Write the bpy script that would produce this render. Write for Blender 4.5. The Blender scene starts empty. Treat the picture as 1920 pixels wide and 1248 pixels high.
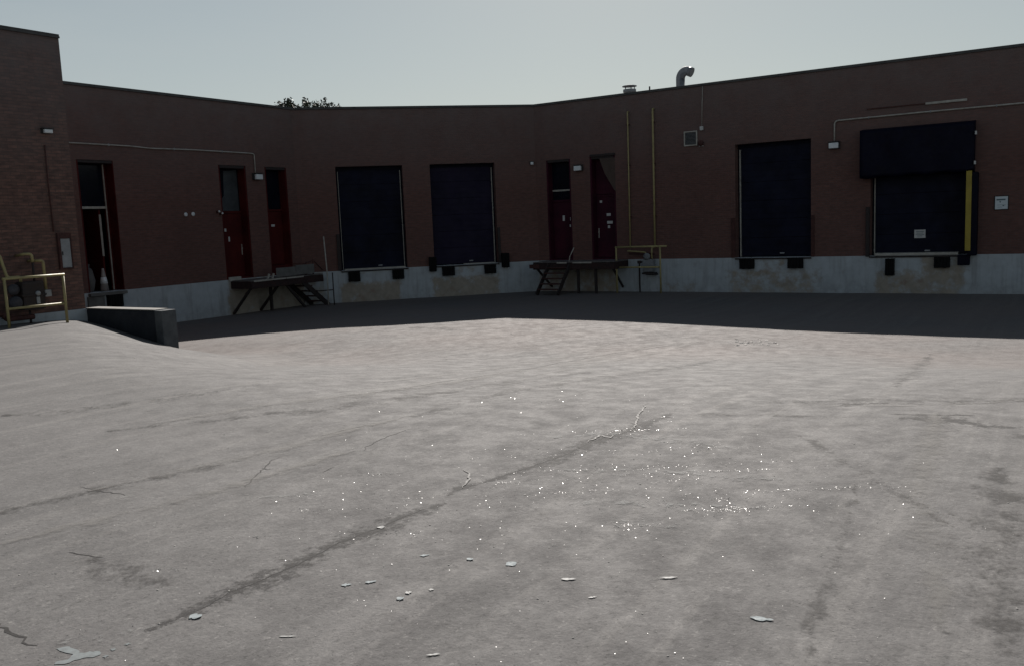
import bpy, bmesh, math, random
from mathutils import Vector, Matrix, noise as mnoise

R = math.radians
rnd = random.Random(7)
scene = bpy.context.scene
COL = scene.collection

# ---------------------------------------------------------------- camera
cam_d = bpy.data.cameras.new('camera')
cam = bpy.data.objects.new('camera', cam_d)
COL.objects.link(cam)
FPX, PITCH, ROLL, EYE = 1658.465, R(7.066985), R(2.395117), 1.467286
cam_d.sensor_width = 36.0
cam_d.lens = FPX / 1920.0 * 36.0
cam_d.clip_start = 0.05
cam_d.clip_end = 3000
fw = Vector((0, math.cos(PITCH), -math.sin(PITCH)))
rt0 = Vector((1, 0, 0)); up0 = rt0.cross(fw)
rt = math.cos(ROLL) * rt0 - math.sin(ROLL) * up0
up = math.sin(ROLL) * rt0 + math.cos(ROLL) * up0
cam.matrix_world = Matrix(((rt.x, up.x, -fw.x, 0), (rt.y, up.y, -fw.y, 0), (rt.z, up.z, -fw.z, EYE), (0, 0, 0, 1)))
scene.camera = cam

# ---------------------------------------------------------------- sky, sun, exposure
SUN_AZ, SUN_EL = 7.0, 32.7            # degrees right of +Y, above the horizon: behind the building
w = bpy.data.worlds.new('World'); scene.world = w; w.use_nodes = True
nt = w.node_tree; nt.nodes.clear()
wo = nt.nodes.new('ShaderNodeOutputWorld'); bg = nt.nodes.new('ShaderNodeBackground')
sky = nt.nodes.new('ShaderNodeTexSky'); sky.sky_type = 'NISHITA'; sky.sun_disc = False
sky.sun_elevation = R(SUN_EL); sky.sun_rotation = R(SUN_AZ)
sky.altitude = 100; sky.air_density = 0.85; sky.dust_density = 0.38; sky.ozone_density = 1.0
tint = nt.nodes.new('ShaderNodeMix'); tint.data_type = 'RGBA'; tint.blend_type = 'MULTIPLY'
tint.inputs[0].default_value = 1.0; tint.inputs[7].default_value = (1.06, .99, .80, 1)     # hazy summer air
nt.links.new(sky.outputs[0], tint.inputs[6])
wc = nt.nodes.new('ShaderNodeTexCoord'); wm = nt.nodes.new('ShaderNodeMapping'); wm.inputs['Scale'].default_value = (2.2, 2.2, 9); wm.inputs['Rotation'].default_value = (0, R(14), 0)
wn = nt.nodes.new('ShaderNodeTexNoise'); wn.inputs['Scale'].default_value = 1.3; wn.inputs['Detail'].default_value = 6; wn.inputs['Roughness'].default_value = .6
wr = nt.nodes.new('ShaderNodeMapRange'); wr.inputs[1].default_value = .40; wr.inputs[2].default_value = .72; wr.inputs[3].default_value = 0.0; wr.inputs[4].default_value = .20
veil = nt.nodes.new('ShaderNodeMix'); veil.data_type = 'RGBA'; veil.inputs[7].default_value = (7.4, 7.8, 7.6, 1)       # thin high cloud
for a, b in ((wc.outputs['Generated'], wm.inputs[0]), (wm.outputs[0], wn.inputs['Vector']), (wn.outputs[0], wr.inputs[0]), (wr.outputs[0], veil.inputs[0]), (tint.outputs[2], veil.inputs[6])): nt.links.new(a, b)
# summer haze low over the horizon, thinning out overhead
hs = nt.nodes.new('ShaderNodeSeparateXYZ'); hr = nt.nodes.new('ShaderNodeMapRange'); hr.interpolation_type = 'SMOOTHSTEP'
hr.inputs[1].default_value = .08; hr.inputs[2].default_value = .62; hr.inputs[3].default_value = .60; hr.inputs[4].default_value = 0.0
haze = nt.nodes.new('ShaderNodeMix'); haze.data_type = 'RGBA'; haze.inputs[7].default_value = (6.7, 7.15, 7.2, 1)
for a, b in ((wc.outputs['Generated'], hs.inputs[0]), (hs.outputs[2], hr.inputs[0]), (hr.outputs[0], haze.inputs[0]), (veil.outputs[2], haze.inputs[6]), (haze.outputs[2], bg.inputs[0])): nt.links.new(a, b)
bg.inputs[1].default_value = 0.05
nt.links.new(bg.outputs[0], wo.inputs[0])
sd = bpy.data.lights.new('sun', 'SUN'); sun = bpy.data.objects.new('sun', sd); COL.objects.link(sun)
sd.energy = 5.0; sd.angle = R(0.5); sd.color = (1.0, 0.94, 0.88)
sv = Vector((math.sin(R(SUN_AZ)) * math.cos(R(SUN_EL)), math.cos(R(SUN_AZ)) * math.cos(R(SUN_EL)), math.sin(R(SUN_EL))))
sun.rotation_euler = (-sv).to_track_quat('-Z', 'Y').to_euler()
sun.location = sv * 60
vs = scene.view_settings
scene.display_settings.display_device = 'sRGB'
vs.view_transform = 'Standard'; vs.look = 'None'; vs.gamma = 1.0; vs.use_curve_mapping = False
vs.exposure = 0.5

# ---------------------------------------------------------------- wall frames (plan)
AZ = {'R': 32.6324, 'M': -12.4513, 'L': -57.3676, 'B': -57.3676}
ORG = {'R': (1.148, 33.708), 'M': (-7.425, 31.815), 'L': (-7.425, 31.815), 'B': (-9.305, 19.339)}
N = {k: (math.sin(R(a)), math.cos(R(a))) for k, a in AZ.items()}
U = {k: (math.cos(R(a)), -math.sin(R(a))) for k, a in AZ.items()}
DIST = {'R': 29.006, 'M': 32.667, 'L': 23.409, 'B': 18.264}
DB = DIST['L'] - DIST['B']            # the wing stands this far forward of the wall behind it

def wp(k, u, off=0.0):
    return (ORG[k][0] + U[k][0] * u - N[k][0] * off, ORG[k][1] + U[k][1] * u - N[k][1] * off)

# ---------------------------------------------------------------- ground height
def sm(t):
    t = max(0.0, min(1.0, t)); return t * t * (3 - 2 * t)
def interp(x, xs, ys):
    if x <= xs[0]: return ys[0]
    for i in range(1, len(xs)):
        if x <= xs[i]:
            f = (x - xs[i - 1]) / (xs[i] - xs[i - 1]); return ys[i - 1] + f * (ys[i] - ys[i - 1])
    return ys[-1]
GXS = (-9.5, -6.9, -4.3, -1, 4, 8, 14, 30)
GYM = (21.7, 17.0, 13.6, 12.3, 11.2, 10.2, 9.6, 9.0)
GW = (2.4, 2.4, 2.8, 5.5, 6, 5, 4, 4)
def gz(x, y):
    dw = min(DIST[k] - (N[k][0] * x + N[k][1] * y) for k in 'RML')
    pit = -1.15 + .014 * max(0, min(11, dw))
    ym = interp(x, GXS, GYM); ww = interp(x, GXS, GW); sl = interp(x, (-9, -5, -3, 0), (.62, .62, .85, 1))
    t = sm((y - ym) * sl / (2 * ww) + .5)
    z = -.15 + (pit + .15) * t
    px, py = x - ORG['B'][0], y - ORG['B'][1]
    a = -(px * N['L'][0] + py * N['L'][1]); b = px * U['L'][0] + py * U['L'][1]
    if a > -5.2:
        tp = sm((b - .02) / .26) * (1 - sm((a - 2.95) / 1.5))
        z += (pit - z) * tp
    z += t * sm((dw - 3) / 5) * (.08 * sm((-x - 1) / 5) * sm((x + 14) / 3) * sm((y - 18.5) / 2) - .11 * sm((x - 2) / 6)) * (1 if y > 0 else 0)
    if abs(x) < 20 and 0 < y < 40:
        z += .012 * mnoise.noise(Vector((x * .45, y * .45, 3.1))) + .005 * mnoise.noise(Vector((x * 1.7, y * 1.7, 8.1)))
    return z

# ---------------------------------------------------------------- node helpers
def newmat(name):
    m = bpy.data.materials.new(name); m.use_nodes = True
    n = m.node_tree.nodes; n.clear()
    o = n.new('ShaderNodeOutputMaterial'); p = n.new('ShaderNodeBsdfPrincipled')
    m.node_tree.links.new(p.outputs[0], o.inputs[0])
    return m, m.node_tree, p, o
def node(t, typ, **kw):
    n = t.nodes.new(typ)
    for k, v in kw.items(): setattr(n, k, v)
    return n
def setin(n, **kw):
    for k, v in kw.items(): n.inputs[k].default_value = v
def noise_fac(t, vec, scale, detail=5, rough=.6, lo=.3, hi=.7):
    n = node(t, 'ShaderNodeTexNoise'); setin(n, Scale=scale, Detail=detail, Roughness=rough)
    if vec is not None: t.links.new(vec, n.inputs['Vector'])
    r = node(t, 'ShaderNodeMapRange'); r.inputs[1].default_value = lo; r.inputs[2].default_value = hi
    t.links.new(n.outputs[0], r.inputs[0])
    return r.outputs[0]
def mixc(t, fac, a, b, blend='MIX'):
    n = node(t, 'ShaderNodeMix', data_type='RGBA', blend_type=blend)
    for i, v in ((0, fac), (6, a), (7, b)):
        if hasattr(v, 'is_linked') or hasattr(v, 'links'): t.links.new(v, n.inputs[i])
        elif i == 0: n.inputs[0].default_value = v
        else: n.inputs[i].default_value = (*v, 1) if len(v) == 3 else v
    return n.outputs[2]
def math_(t, op, a, b=None):
    n = node(t, 'ShaderNodeMath', operation=op)
    for i, v in ((0, a), (1, b)):
        if v is None: continue
        if hasattr(v, 'links'): t.links.new(v, n.inputs[i])
        else: n.inputs[i].default_value = v
    return n.outputs[0]
def bump(t, p, h, strength=.3, dist=.01):
    b = node(t, 'ShaderNodeBump'); setin(b, Strength=strength, Distance=dist)
    t.links.new(h, b.inputs['Height']); t.links.new(b.outputs[0], p.inputs['Normal'])
def plain(name, c, c2=None, rough=.6, spec=.4, metal=0.0, scale=3.0, bscale=25.0, bstr=.15):
    """a painted, metal or concrete surface: two tones broken by noise, fine bump"""
    m, t, p, o = newmat(name)
    tc = node(t, 'ShaderNodeTexCoord').outputs['Object']
    c2 = c2 or tuple(v * .6 for v in c)
    f = noise_fac(t, tc, scale, 6, .65)
    t.links.new(mixc(t, f, c, c2), p.inputs['Base Color'])
    rr = node(t, 'ShaderNodeMapRange'); rr.inputs[3].default_value = rough * .85; rr.inputs[4].default_value = min(1, rough * 1.2)
    t.links.new(noise_fac(t, tc, scale * 3, 4), rr.inputs[0]); t.links.new(rr.outputs[0], p.inputs['Roughness'])
    setin(p, Metallic=metal); p.inputs['Specular IOR Level'].default_value = spec
    bump(t, p, noise_fac(t, tc, bscale, 3), bstr, .004)
    return m

def brick_mat(name, c1, c2, mortar, top, var):
    m, t, p, o = newmat(name)
    tc = node(t, 'ShaderNodeTexCoord').outputs['Object']
    sp = node(t, 'ShaderNodeSeparateXYZ'); t.links.new(tc, sp.inputs[0])
    cb = node(t, 'ShaderNodeCombineXYZ')
    t.links.new(math_(t, 'ADD', sp.outputs[0], sp.outputs[1]), cb.inputs[0]); t.links.new(sp.outputs[2], cb.inputs[1])
    br = node(t, 'ShaderNodeTexBrick'); br.offset = .5
    setin(br, Scale=1.0)
    br.inputs['Mortar Size'].default_value = .0055; br.inputs['Mortar Smooth'].default_value = .3
    br.inputs['Bias'].default_value = -.1; br.inputs['Brick Width'].default_value = .203; br.inputs['Row Height'].default_value = .0677
    br.inputs['Color1'].default_value = (*c1, 1); br.inputs['Color2'].default_value = (*c2, 1); br.inputs['Mortar'].default_value = (*mortar, 1)
    t.links.new(cb.outputs[0], br.inputs['Vector'])
    # per-brick darkening: cells a brick long
    mp = node(t, 'ShaderNodeMapping'); mp.inputs['Scale'].default_value = (4.9, 1, 14.8); t.links.new(tc, mp.inputs[0])
    pb = noise_fac(t, mp.outputs[0], 1.0, 2, .5, .35, .75)
    col = mixc(t, pb, br.outputs[0], mixc(t, var, br.outputs[0], (.035, .026, .027)))
    big = noise_fac(t, tc, .55, 5, .6, .35, .75)
    col = mixc(t, math_(t, 'MULTIPLY', big, .45), col, (c1[0] * .55, c1[1] * .6, c1[2] * .62))
    # glare on the upper wall, painted in as greyer brick towards the parapet
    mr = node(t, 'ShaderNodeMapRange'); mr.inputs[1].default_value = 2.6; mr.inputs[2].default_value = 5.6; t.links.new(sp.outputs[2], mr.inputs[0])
    glare = math_(t, 'MULTIPLY', mr.outputs[0], math_(t, 'ADD', .35, math_(t, 'MULTIPLY', noise_fac(t, tc, 1.3, 6, .7), .5)))
    col = mixc(t, glare, col, top)
    t.links.new(col, p.inputs['Base Color'])
    setin(p, Roughness=.88); p.inputs['Specular IOR Level'].default_value = .2
    h = math_(t, 'ADD', math_(t, 'MULTIPLY', br.outputs[1], -1.0), math_(t, 'MULTIPLY', noise_fac(t, tc, 40, 3), .4))
    bump(t, p, h, .5, .008)
    return m

def concrete_painted():
    m, t, p, o = newmat('painted_foundation_concrete')
    tc = node(t, 'ShaderNodeTexCoord').outputs['Object']
    at = node(t, 'ShaderNodeAttribute', attribute_name='stain')
    n1 = noise_fac(t, tc, 2.6, 7, .68, .32, .68)
    sp = node(t, 'ShaderNodeSeparateXYZ'); t.links.new(tc, sp.inputs[0])
    paint = mixc(t, n1, (.42, .455, .49), (.33, .36, .39))
    low = node(t, 'ShaderNodeMapRange'); low.inputs[1].default_value = -.55; low.inputs[2].default_value = -1.15; t.links.new(sp.outputs[2], low.inputs[0])
    dirt = math_(t, 'MULTIPLY', low.outputs[0], noise_fac(t, tc, 3.5, 6, .7, .35, .65))
    col = mixc(t, math_(t, 'MULTIPLY', dirt, .5), paint, (.16, .16, .145))
    mp = node(t, 'ShaderNodeMapping'); mp.inputs['Scale'].default_value = (5, 5, .5); t.links.new(tc, mp.inputs[0])
    drip = noise_fac(t, mp.outputs[0], 1.6, 5, .6, .5, .72)
    col = mixc(t, math_(t, 'MULTIPLY', drip, .35), col, (.145, .138, .12))
    bare = mixc(t, noise_fac(t, tc, 4, 6, .7), (.34, .305, .26), (.235, .21, .18))
    bare = mixc(t, noise_fac(t, tc, 1.7, 4, .6, .58, .75), bare, (.22, .15, .12))
    st = math_(t, 'ADD', at.outputs['Fac'], math_(t, 'MULTIPLY', math_(t, 'SUBTRACT', n1, .5), .9))
    sr = node(t, 'ShaderNodeMapRange'); sr.inputs[1].default_value = .30; sr.inputs[2].default_value = .78; t.links.new(st, sr.inputs[0])
    col = mixc(t, sr.outputs[0], col, bare)
    t.links.new(col, p.inputs['Base Color']); setin(p, Roughness=.8); p.inputs['Specular IOR Level'].default_value = .25
    bump(t, p, noise_fac(t, tc, 18, 5), .25, .006)
    return m

def asphalt():
    m, t, p, o = newmat('worn_asphalt')
    tc = node(t, 'ShaderNodeTexCoord').outputs['Object']
    big = noise_fac(t, tc, .22, 5, .6, .3, .7)
    med = noise_fac(t, tc, 1.1, 6, .65, .3, .7)
    # streaks left by trucks swinging into the docks: long, thin, nearly straight, broken
    def streaks(rot, across, along, lo, hi, warp):
        dn = node(t, 'ShaderNodeTexNoise'); setin(dn, Scale=.12, Detail=1); t.links.new(tc, dn.inputs['Vector'])
        va = node(t, 'ShaderNodeVectorMath', operation='MULTIPLY_ADD'); t.links.new(dn.outputs[1], va.inputs[0]); va.inputs[1].default_value = (warp, warp, 0); t.links.new(tc, va.inputs[2])
        mp = node(t, 'ShaderNodeMapping', vector_type='TEXTURE'); mp.inputs['Rotation'].default_value = (0, 0, R(-rot)); mp.inputs['Scale'].default_value = (1 / across, 1 / along, 1)
        t.links.new(va.outputs[0], mp.inputs[0])
        return noise_fac(t, mp.outputs[0], 1.0, 7, .72, lo, hi)
    s1 = streaks(36, 1.7, .035, .46, .66, 1.2); s2 = streaks(33, 3.2, .05, .52, .68, .8); s3 = streaks(45, 2.8, .045, .53, .69, 1.0)
    grit = noise_fac(t, tc, 26, 5, .85, .38, .62)
    blot = noise_fac(t, tc, 3.6, 8, .78, .40, .66)
    dark = noise_fac(t, tc, 34, 3, .75, .57, .66)
    lite = noise_fac(t, tc, 30, 3, .75, .60, .70)
    col = mixc(t, big, ASPH_A, ASPH_B)
    col = mixc(t, math_(t, 'MULTIPLY', med, .14), col, ASPH_C)
    col = mixc(t, math_(t, 'MULTIPLY', s1, .50), col, ASPH_D)
    col = mixc(t, math_(t, 'MULTIPLY', s2, .55), col, (.20, .19, .18))
    col = mixc(t, math_(t, 'MULTIPLY', s3, .52), col, ASPH_D)
    col = mixc(t, math_(t, 'MULTIPLY', blot, .10), col, ASPH_D)
    col = mixc(t, math_(t, 'MULTIPLY', grit, .55), col, (ASPH_D[0] * .72, ASPH_D[1] * .72, ASPH_D[2] * .72))
    col = mixc(t, math_(t, 'MULTIPLY', dark, .65), col, (.022, .021, .020))
    col = mixc(t, math_(t, 'MULTIPLY', lite, .45), col, (.24, .23, .22))
    # pink-brown dust lying in the dock pit
    sp = node(t, 'ShaderNodeSeparateXYZ'); t.links.new(tc, sp.inputs[0])
    pr = node(t, 'ShaderNodeMapRange'); pr.inputs[1].default_value = -.75; pr.inputs[2].default_value = -1.02; t.links.new(sp.outputs[2], pr.inputs[0])
    col = mixc(t, math_(t, 'MULTIPLY', pr.outputs[0], math_(t, 'MULTIPLY', noise_fac(t, tc, .35, 3, .5, .25, .6), .55)), col, (ASPH_A[0] * 1.04, ASPH_A[1] * .84, ASPH_A[2] * .76))
    t.links.new(col, p.inputs['Base Color'])
    rr = node(t, 'ShaderNodeMapRange'); rr.inputs[3].default_value = ASPH_R[0]; rr.inputs[4].default_value = ASPH_R[1]
    t.links.new(blot, rr.inputs[0]); t.links.new(rr.outputs[0], p.inputs['Roughness'])
    p.inputs['Specular IOR Level'].default_value = ASPH_SPEC
    vo = node(t, 'ShaderNodeTexVoronoi'); setin(vo, Scale=60); t.links.new(tc, vo.inputs['Vector'])
    h = math_(t, 'ADD', math_(t, 'MULTIPLY', vo.outputs[0], .8), math_(t, 'MULTIPLY', grit, .8))
    h = math_(t, 'ADD', h, math_(t, 'MULTIPLY', blot, .45))
    bump(t, p, h, .26, .006)
    return m
ASPH_A, ASPH_B, ASPH_C, ASPH_D = (.116, .110, .108), (.100, .096, .094), (.140, .133, .129), (.054, .051, .051)
ASPH_R, ASPH_SPEC = (.86, 1.0), .80

def strip_mat(name, col, gain, nscale, soft, thr, amount=.8):
    m, t, p, o = newmat(name)
    uv = node(t, 'ShaderNodeUVMap', uv_map='UVMap').outputs[0]
    tc = node(t, 'ShaderNodeTexCoord').outputs['Object']
    sp = node(t, 'ShaderNodeSeparateXYZ'); t.links.new(uv, sp.inputs[0])
    v = math_(t, 'SUBTRACT', 1.0, math_(t, 'ABSOLUTE', sp.outputs[1]))
    n = noise_fac(t, tc, nscale, 6, .7, .25, .75); n2 = noise_fac(t, tc, nscale * 7, 5, .75, .2, .8)
    f = math_(t, 'ADD', math_(t, 'MULTIPLY', v, gain), math_(t, 'ADD', n, math_(t, 'MULTIPLY', n2, .7)))
    r = node(t, 'ShaderNodeMapRange', interpolation_type='SMOOTHSTEP'); r.inputs[1].default_value = thr; r.inputs[2].default_value = thr + soft; t.links.new(f, r.inputs[0])
    ed = node(t, 'ShaderNodeMapRange', interpolation_type='SMOOTHSTEP'); ed.inputs[1].default_value = 0.0; ed.inputs[2].default_value = .6; t.links.new(v, ed.inputs[0])
    fac = math_(t, 'MULTIPLY', math_(t, 'MULTIPLY', r.outputs[0], ed.outputs[0]), amount)
    t.links.new(mixc(t, n2, col, tuple(c * .7 for c in col)), p.inputs['Base Color']); setin(p, Roughness=.84)
    p.inputs['Specular IOR Level'].default_value = .4
    tr = node(t, 'ShaderNodeBsdfTransparent'); mx = node(t, 'ShaderNodeMixShader')
    t.links.new(fac, mx.inputs[0]); t.links.new(tr.outputs[0], mx.inputs[1]); t.links.new(p.outputs[0], mx.inputs[2]); t.links.new(mx.outputs[0], o.inputs[0])
    return m

MAT = {}
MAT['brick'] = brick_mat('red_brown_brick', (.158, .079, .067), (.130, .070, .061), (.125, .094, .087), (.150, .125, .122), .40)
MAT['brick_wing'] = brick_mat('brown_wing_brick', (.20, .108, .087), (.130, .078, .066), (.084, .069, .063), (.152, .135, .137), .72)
MAT['found'] = concrete_painted()
MAT['asphalt'] = asphalt()
MAT['coping'] = plain('dark_parapet_metal', (.095, .095, .095), rough=.7, spec=.15)
MAT['roof'] = plain('roof_felt', (.06, .06, .06), rough=.9)
MAT['dock'] = plain('navy_dock_door_paint', (.010, .012, .029), (.003, .0035, .010), rough=.6, spec=.1, scale=1.3)
MAT['dock2'] = plain('faded_plum_dock_door_paint', (.018, .014, .036), (.007, .006, .018), rough=.6, spec=.12, scale=1.3)
MAT['pad'] = plain('black_vinyl', (.003, .0036, .015), (.0018, .002, .008), rough=.55, spec=.1)
MAT['rubber'] = plain('black_rubber', (.009, .009, .010), rough=.85, spec=.15)
MAT['door_red'] = plain('dark_red_door_paint', (.085, .011, .010), (.040, .006, .007), rough=.6, spec=.12, scale=1.6)
MAT['door_plum'] = plain('dark_maroon_door_paint', (.058, .009, .022), (.026, .006, .015), rough=.6, spec=.12, scale=1.6)
MAT['glass'] = plain('dark_window_glass', (.006, .008, .016), rough=.12, spec=.3, bstr=0.0)
MAT['glass_board'] = plain('grey_board_behind_glass', (.05, .058, .066), (.02, .024, .03), rough=.5)
MAT['metal_light'] = plain('light_painted_steel', (.42, .41, .38), (.26, .24, .21), rough=.5, spec=.5, scale=8)
MAT['galv'] = plain('galvanised_steel', (.30, .31, .33), (.20, .21, .22), rough=.7, spec=.3, scale=6)
MAT['lens'] = plain('white_lamp_lens', (.72, .76, .78), (.6, .63, .66), rough=.35)
MAT['lamp_body'] = plain('bronze_lamp_housing', (.05, .05, .05), rough=.5)
MAT['white'] = plain('white_paper', (.55, .55, .55), (.42, .42, .42), rough=.7)
MAT['sign'] = plain('white_sign_board', (.58, .64, .68), (.48, .54, .58), rough=.5)
MAT['ink'] = plain('dark_sign_ink', (.10, .16, .18), rough=.6)
MAT['yellow'] = plain('faded_yellow_pipe_paint', (.36, .31, .14), (.22, .18, .09), rough=.5, spec=.4, scale=7)
MAT['yellow_b'] = plain('bright_yellow_strip', (.34, .26, .03), (.24, .18, .02), rough=.5)
MAT['rust'] = plain('rusty_red_steel', (.080, .030, .026), (.035, .016, .015), rough=.85, scale=9)
MAT['rust_dark'] = plain('dark_rusted_beams', (.040, .017, .016), (.016, .012, .013), rough=.85, scale=6)
MAT['dark_steel'] = plain('dark_steel', (.018, .017, .019), (.03, .018, .016), rough=.7, scale=7)
MAT['deck'] = plain('worn_steel_deck', (.16, .15, .15), (.08, .07, .065), rough=.6, scale=6)
MAT['meter'] = plain('grey_meter_casting', (.22, .23, .25), (.12, .13, .14), rough=.5, scale=8)
MAT['meter_dark'] = plain('dark_grey_casting', (.07, .07, .08), (.035, .035, .04), rough=.7, spec=.2, scale=8)
MAT['splash'] = plain('pale_blue_paint_splash', (.20, .225, .23), (.145, .155, .158), rough=.85, spec=.3, scale=26)
MAT['pier'] = plain('bare_concrete', (.15, .15, .148), (.09, .088, .085), rough=.85, scale=4)
MAT['capstone'] = plain('pale_concrete_capping', (.30, .29, .27), (.2, .19, .18), rough=.9, scale=4)
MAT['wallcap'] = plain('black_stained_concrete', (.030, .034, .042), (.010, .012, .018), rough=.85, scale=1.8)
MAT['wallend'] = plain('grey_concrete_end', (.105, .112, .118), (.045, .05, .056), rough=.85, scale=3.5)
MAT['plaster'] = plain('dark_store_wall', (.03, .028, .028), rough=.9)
MAT['orange'] = plain('faded_cone_plastic', (.35, .33, .32), (.22, .2, .2), rough=.6)
MAT['sack'] = plain('grey_sack_cloth', (.12, .115, .115), (.07, .065, .065), rough=.9)
MAT['leaf'] = plain('tree_leaf', (.035, .048, .028), (.022, .03, .018), rough=.6, scale=1.5)
MAT['bark'] = plain('tree_bark', (.06, .045, .035), rough=.9)
MAT['board'] = plain('brown_plywood_patch', (.085, .058, .048), (.055, .04, .034), rough=.85)
MAT['scrap'] = plain('white_plastic_scrap', (.38, .38, .37), (.28, .28, .275), rough=.7, spec=.3, scale=20)
MAT['scrap_blue'] = plain('pale_blue_scrap', (.28, .315, .325), (.20, .23, .24), rough=.75, spec=.3, scale=20)
MAT['crack'] = plain('open_crack_dirt', (.028, .026, .025), rough=.95, scale=20)
MAT['pale_crack'] = plain('pale_crack_filler', (.24, .235, .225), (.15, .145, .14), rough=.8, scale=20)
MAT['rubble'] = plain('asphalt_crumbs', (.50, .48, .45), (.22, .21, .20), rough=.8, scale=15)
MAT['shard'] = plain('glass_grit', (.16, .155, .15), (.11, .11, .105), rough=.32, spec=.65, scale=30, bstr=0)
MAT['stain'] = strip_mat('dirt_and_oil_stain', (.030, .028, .027), .8, 13.0, .6, 1.2, .68)
MAT['faint'] = strip_mat('faint_tyre_stain', (.042, .039, .037), .5, 5.0, .6, 1.1, .6)
MAT['worn'] = strip_mat('worn_pale_track', (.235, .225, .212), .6, 3.5, .8, 1.0, .5)
MAT['pale'] = strip_mat('pale_paint_residue', (.26, .265, .26), .5, 14.0, .3, 1.3, .6)

# ---------------------------------------------------------------- mesh helpers
def bx(bm, x0, x1, y0, y1, z0, z1, bev=0.0):
    v = [bm.verts.new(c) for c in ((x0, y0, z0), (x1, y0, z0), (x1, y1, z0), (x0, y1, z0), (x0, y0, z1), (x1, y0, z1), (x1, y1, z1), (x0, y1, z1))]
    fs = [bm.faces.new([v[i] for i in q]) for q in ((0, 3, 2, 1), (4, 5, 6, 7), (0, 1, 5, 4), (1, 2, 6, 5), (2, 3, 7, 6), (3, 0, 4, 7))]
    if bev > 0:
        es = set(e for f in fs for e in f.edges)
        bmesh.ops.bevel(bm, geom=list(es), offset=bev, segments=2, affect='EDGES', profile=.6)
    return v
def beam(bm, a, b, wy, h):
    """square bar from a to b"""
    a, b = Vector(a), Vector(b); d = (b - a).normalized()
    s = d.cross(Vector((0, 0, 1)));
    if s.length < 1e-3: s = Vector((1, 0, 0))
    s.normalize(); t = s.cross(d)
    r = []
    for p in (a, b):
        r.append([bm.verts.new(p + s * (sx * wy / 2) + t * (tz * h / 2)) for sx, tz in ((-1, -1), (1, -1), (1, 1), (-1, 1))])
    for i in range(4): bm.faces.new((r[0][i], r[0][(i + 1) % 4], r[1][(i + 1) % 4], r[1][i]))
    bm.faces.new(r[0][::-1]); bm.faces.new(r[1])
def roundpath(pts, rad=.08, n=5):
    pts = [Vector(p) for p in pts]; out = [pts[0]]
    for i in range(1, len(pts) - 1):
        a, b, c = pts[i - 1], pts[i], pts[i + 1]
        r = min(rad, (a - b).length * .45, (c - b).length * .45)
        p0 = b + (a - b).normalized() * r; p1 = b + (c - b).normalized() * r
        for k in range(n + 1):
            s = k / n; out.append((1 - s) ** 2 * p0 + 2 * s * (1 - s) * b + s * s * p1)
    out.append(pts[-1]); return out
def tube(bm, pts, r, seg=10, bend=.08, cap=True):
    pts = roundpath(pts, bend) if len(pts) > 2 else [Vector(p) for p in pts]
    rr = r if isinstance(r, (list, tuple)) else None
    rings = []; prev = None
    for i, p in enumerate(pts):
        d = (pts[min(i + 1, len(pts) - 1)] - pts[max(i - 1, 0)]).normalized()
        if prev is None:
            s = d.cross(Vector((0, 0, 1)))
            if s.length < .05: s = d.cross(Vector((1, 0, 0)))
        else:
            s = prev - d * prev.dot(d)
        s.normalize(); prev = s; t = d.cross(s)
        ri = rr[0] + (rr[1] - rr[0]) * i / (len(pts) - 1) if rr else r
        rings.append([bm.verts.new(p + (s * math.cos(2 * math.pi * k / seg) + t * math.sin(2 * math.pi * k / seg)) * ri) for k in range(seg)])
    for a, b in zip(rings, rings[1:]):
        for k in range(seg):
            f = bm.faces.new((a[k], a[(k + 1) % seg], b[(k + 1) % seg], b[k])); f.smooth = True
    if cap:
        bm.faces.new(rings[0][::-1]); bm.faces.new(rings[-1])
def lathe(bm, c, prof, seg=16, axis='z'):
    rings = []
    for r, h in prof:
        ring = []
        for k in range(seg):
            a = 2 * math.pi * k / seg; x, y = r * math.cos(a), r * math.sin(a)
            q = (x, y, h) if axis == 'z' else (x, h, y) if axis == 'y' else (h, x, y)
            ring.append(bm.verts.new(Vector(c) + Vector(q)))
        rings.append(ring)
    for a, b in zip(rings, rings[1:]):
        for k in range(seg):
            f = bm.faces.new((a[k], a[(k + 1) % seg], b[(k + 1) % seg], b[k])); f.smooth = True
    bm.faces.new(rings[0][::-1]); bm.faces.new(rings[-1])
def obj(name, bm, mat, parent=None, loc=(0, 0, 0), rotz=0.0):
    bmesh.ops.recalc_face_normals(bm, faces=bm.faces[:])
    me = bpy.data.meshes.new(name); bm.to_mesh(me); bm.free()
    o = bpy.data.objects.new(name, me); COL.objects.link(o)
    o.data.materials.append(MAT[mat] if isinstance(mat, str) else mat)
    o.location = loc; o.rotation_euler = (0, 0, rotz)
    if parent: o.parent = parent
    return o
def tag(o, label, cat=None, group=None, kind=None):
    if label: o['label'] = label
    if cat: o['category'] = cat
    if group: o['group'] = group
    if kind: o['kind'] = kind
    return o
def thing(name, label, cat, loc=(0, 0, 0), rotz=0.0, group=None):
    o = bpy.data.objects.new(name, None); COL.objects.link(o)
    o.empty_display_size = .2; o.location = loc; o.rotation_euler = (0, 0, rotz)
    return tag(o, label, cat, group)
def at(k, u, off, z):
    x, y = wp(k, u, off); return (x, y, z)
def on(name, label, cat, k, u, off, z, group=None):
    """a thing whose base is at u along wall k, off metres in front of it"""
    return thing(name, label, cat, at(k, u, off, z), -R(AZ[k]), group)
def B(): return bmesh.new()

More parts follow.
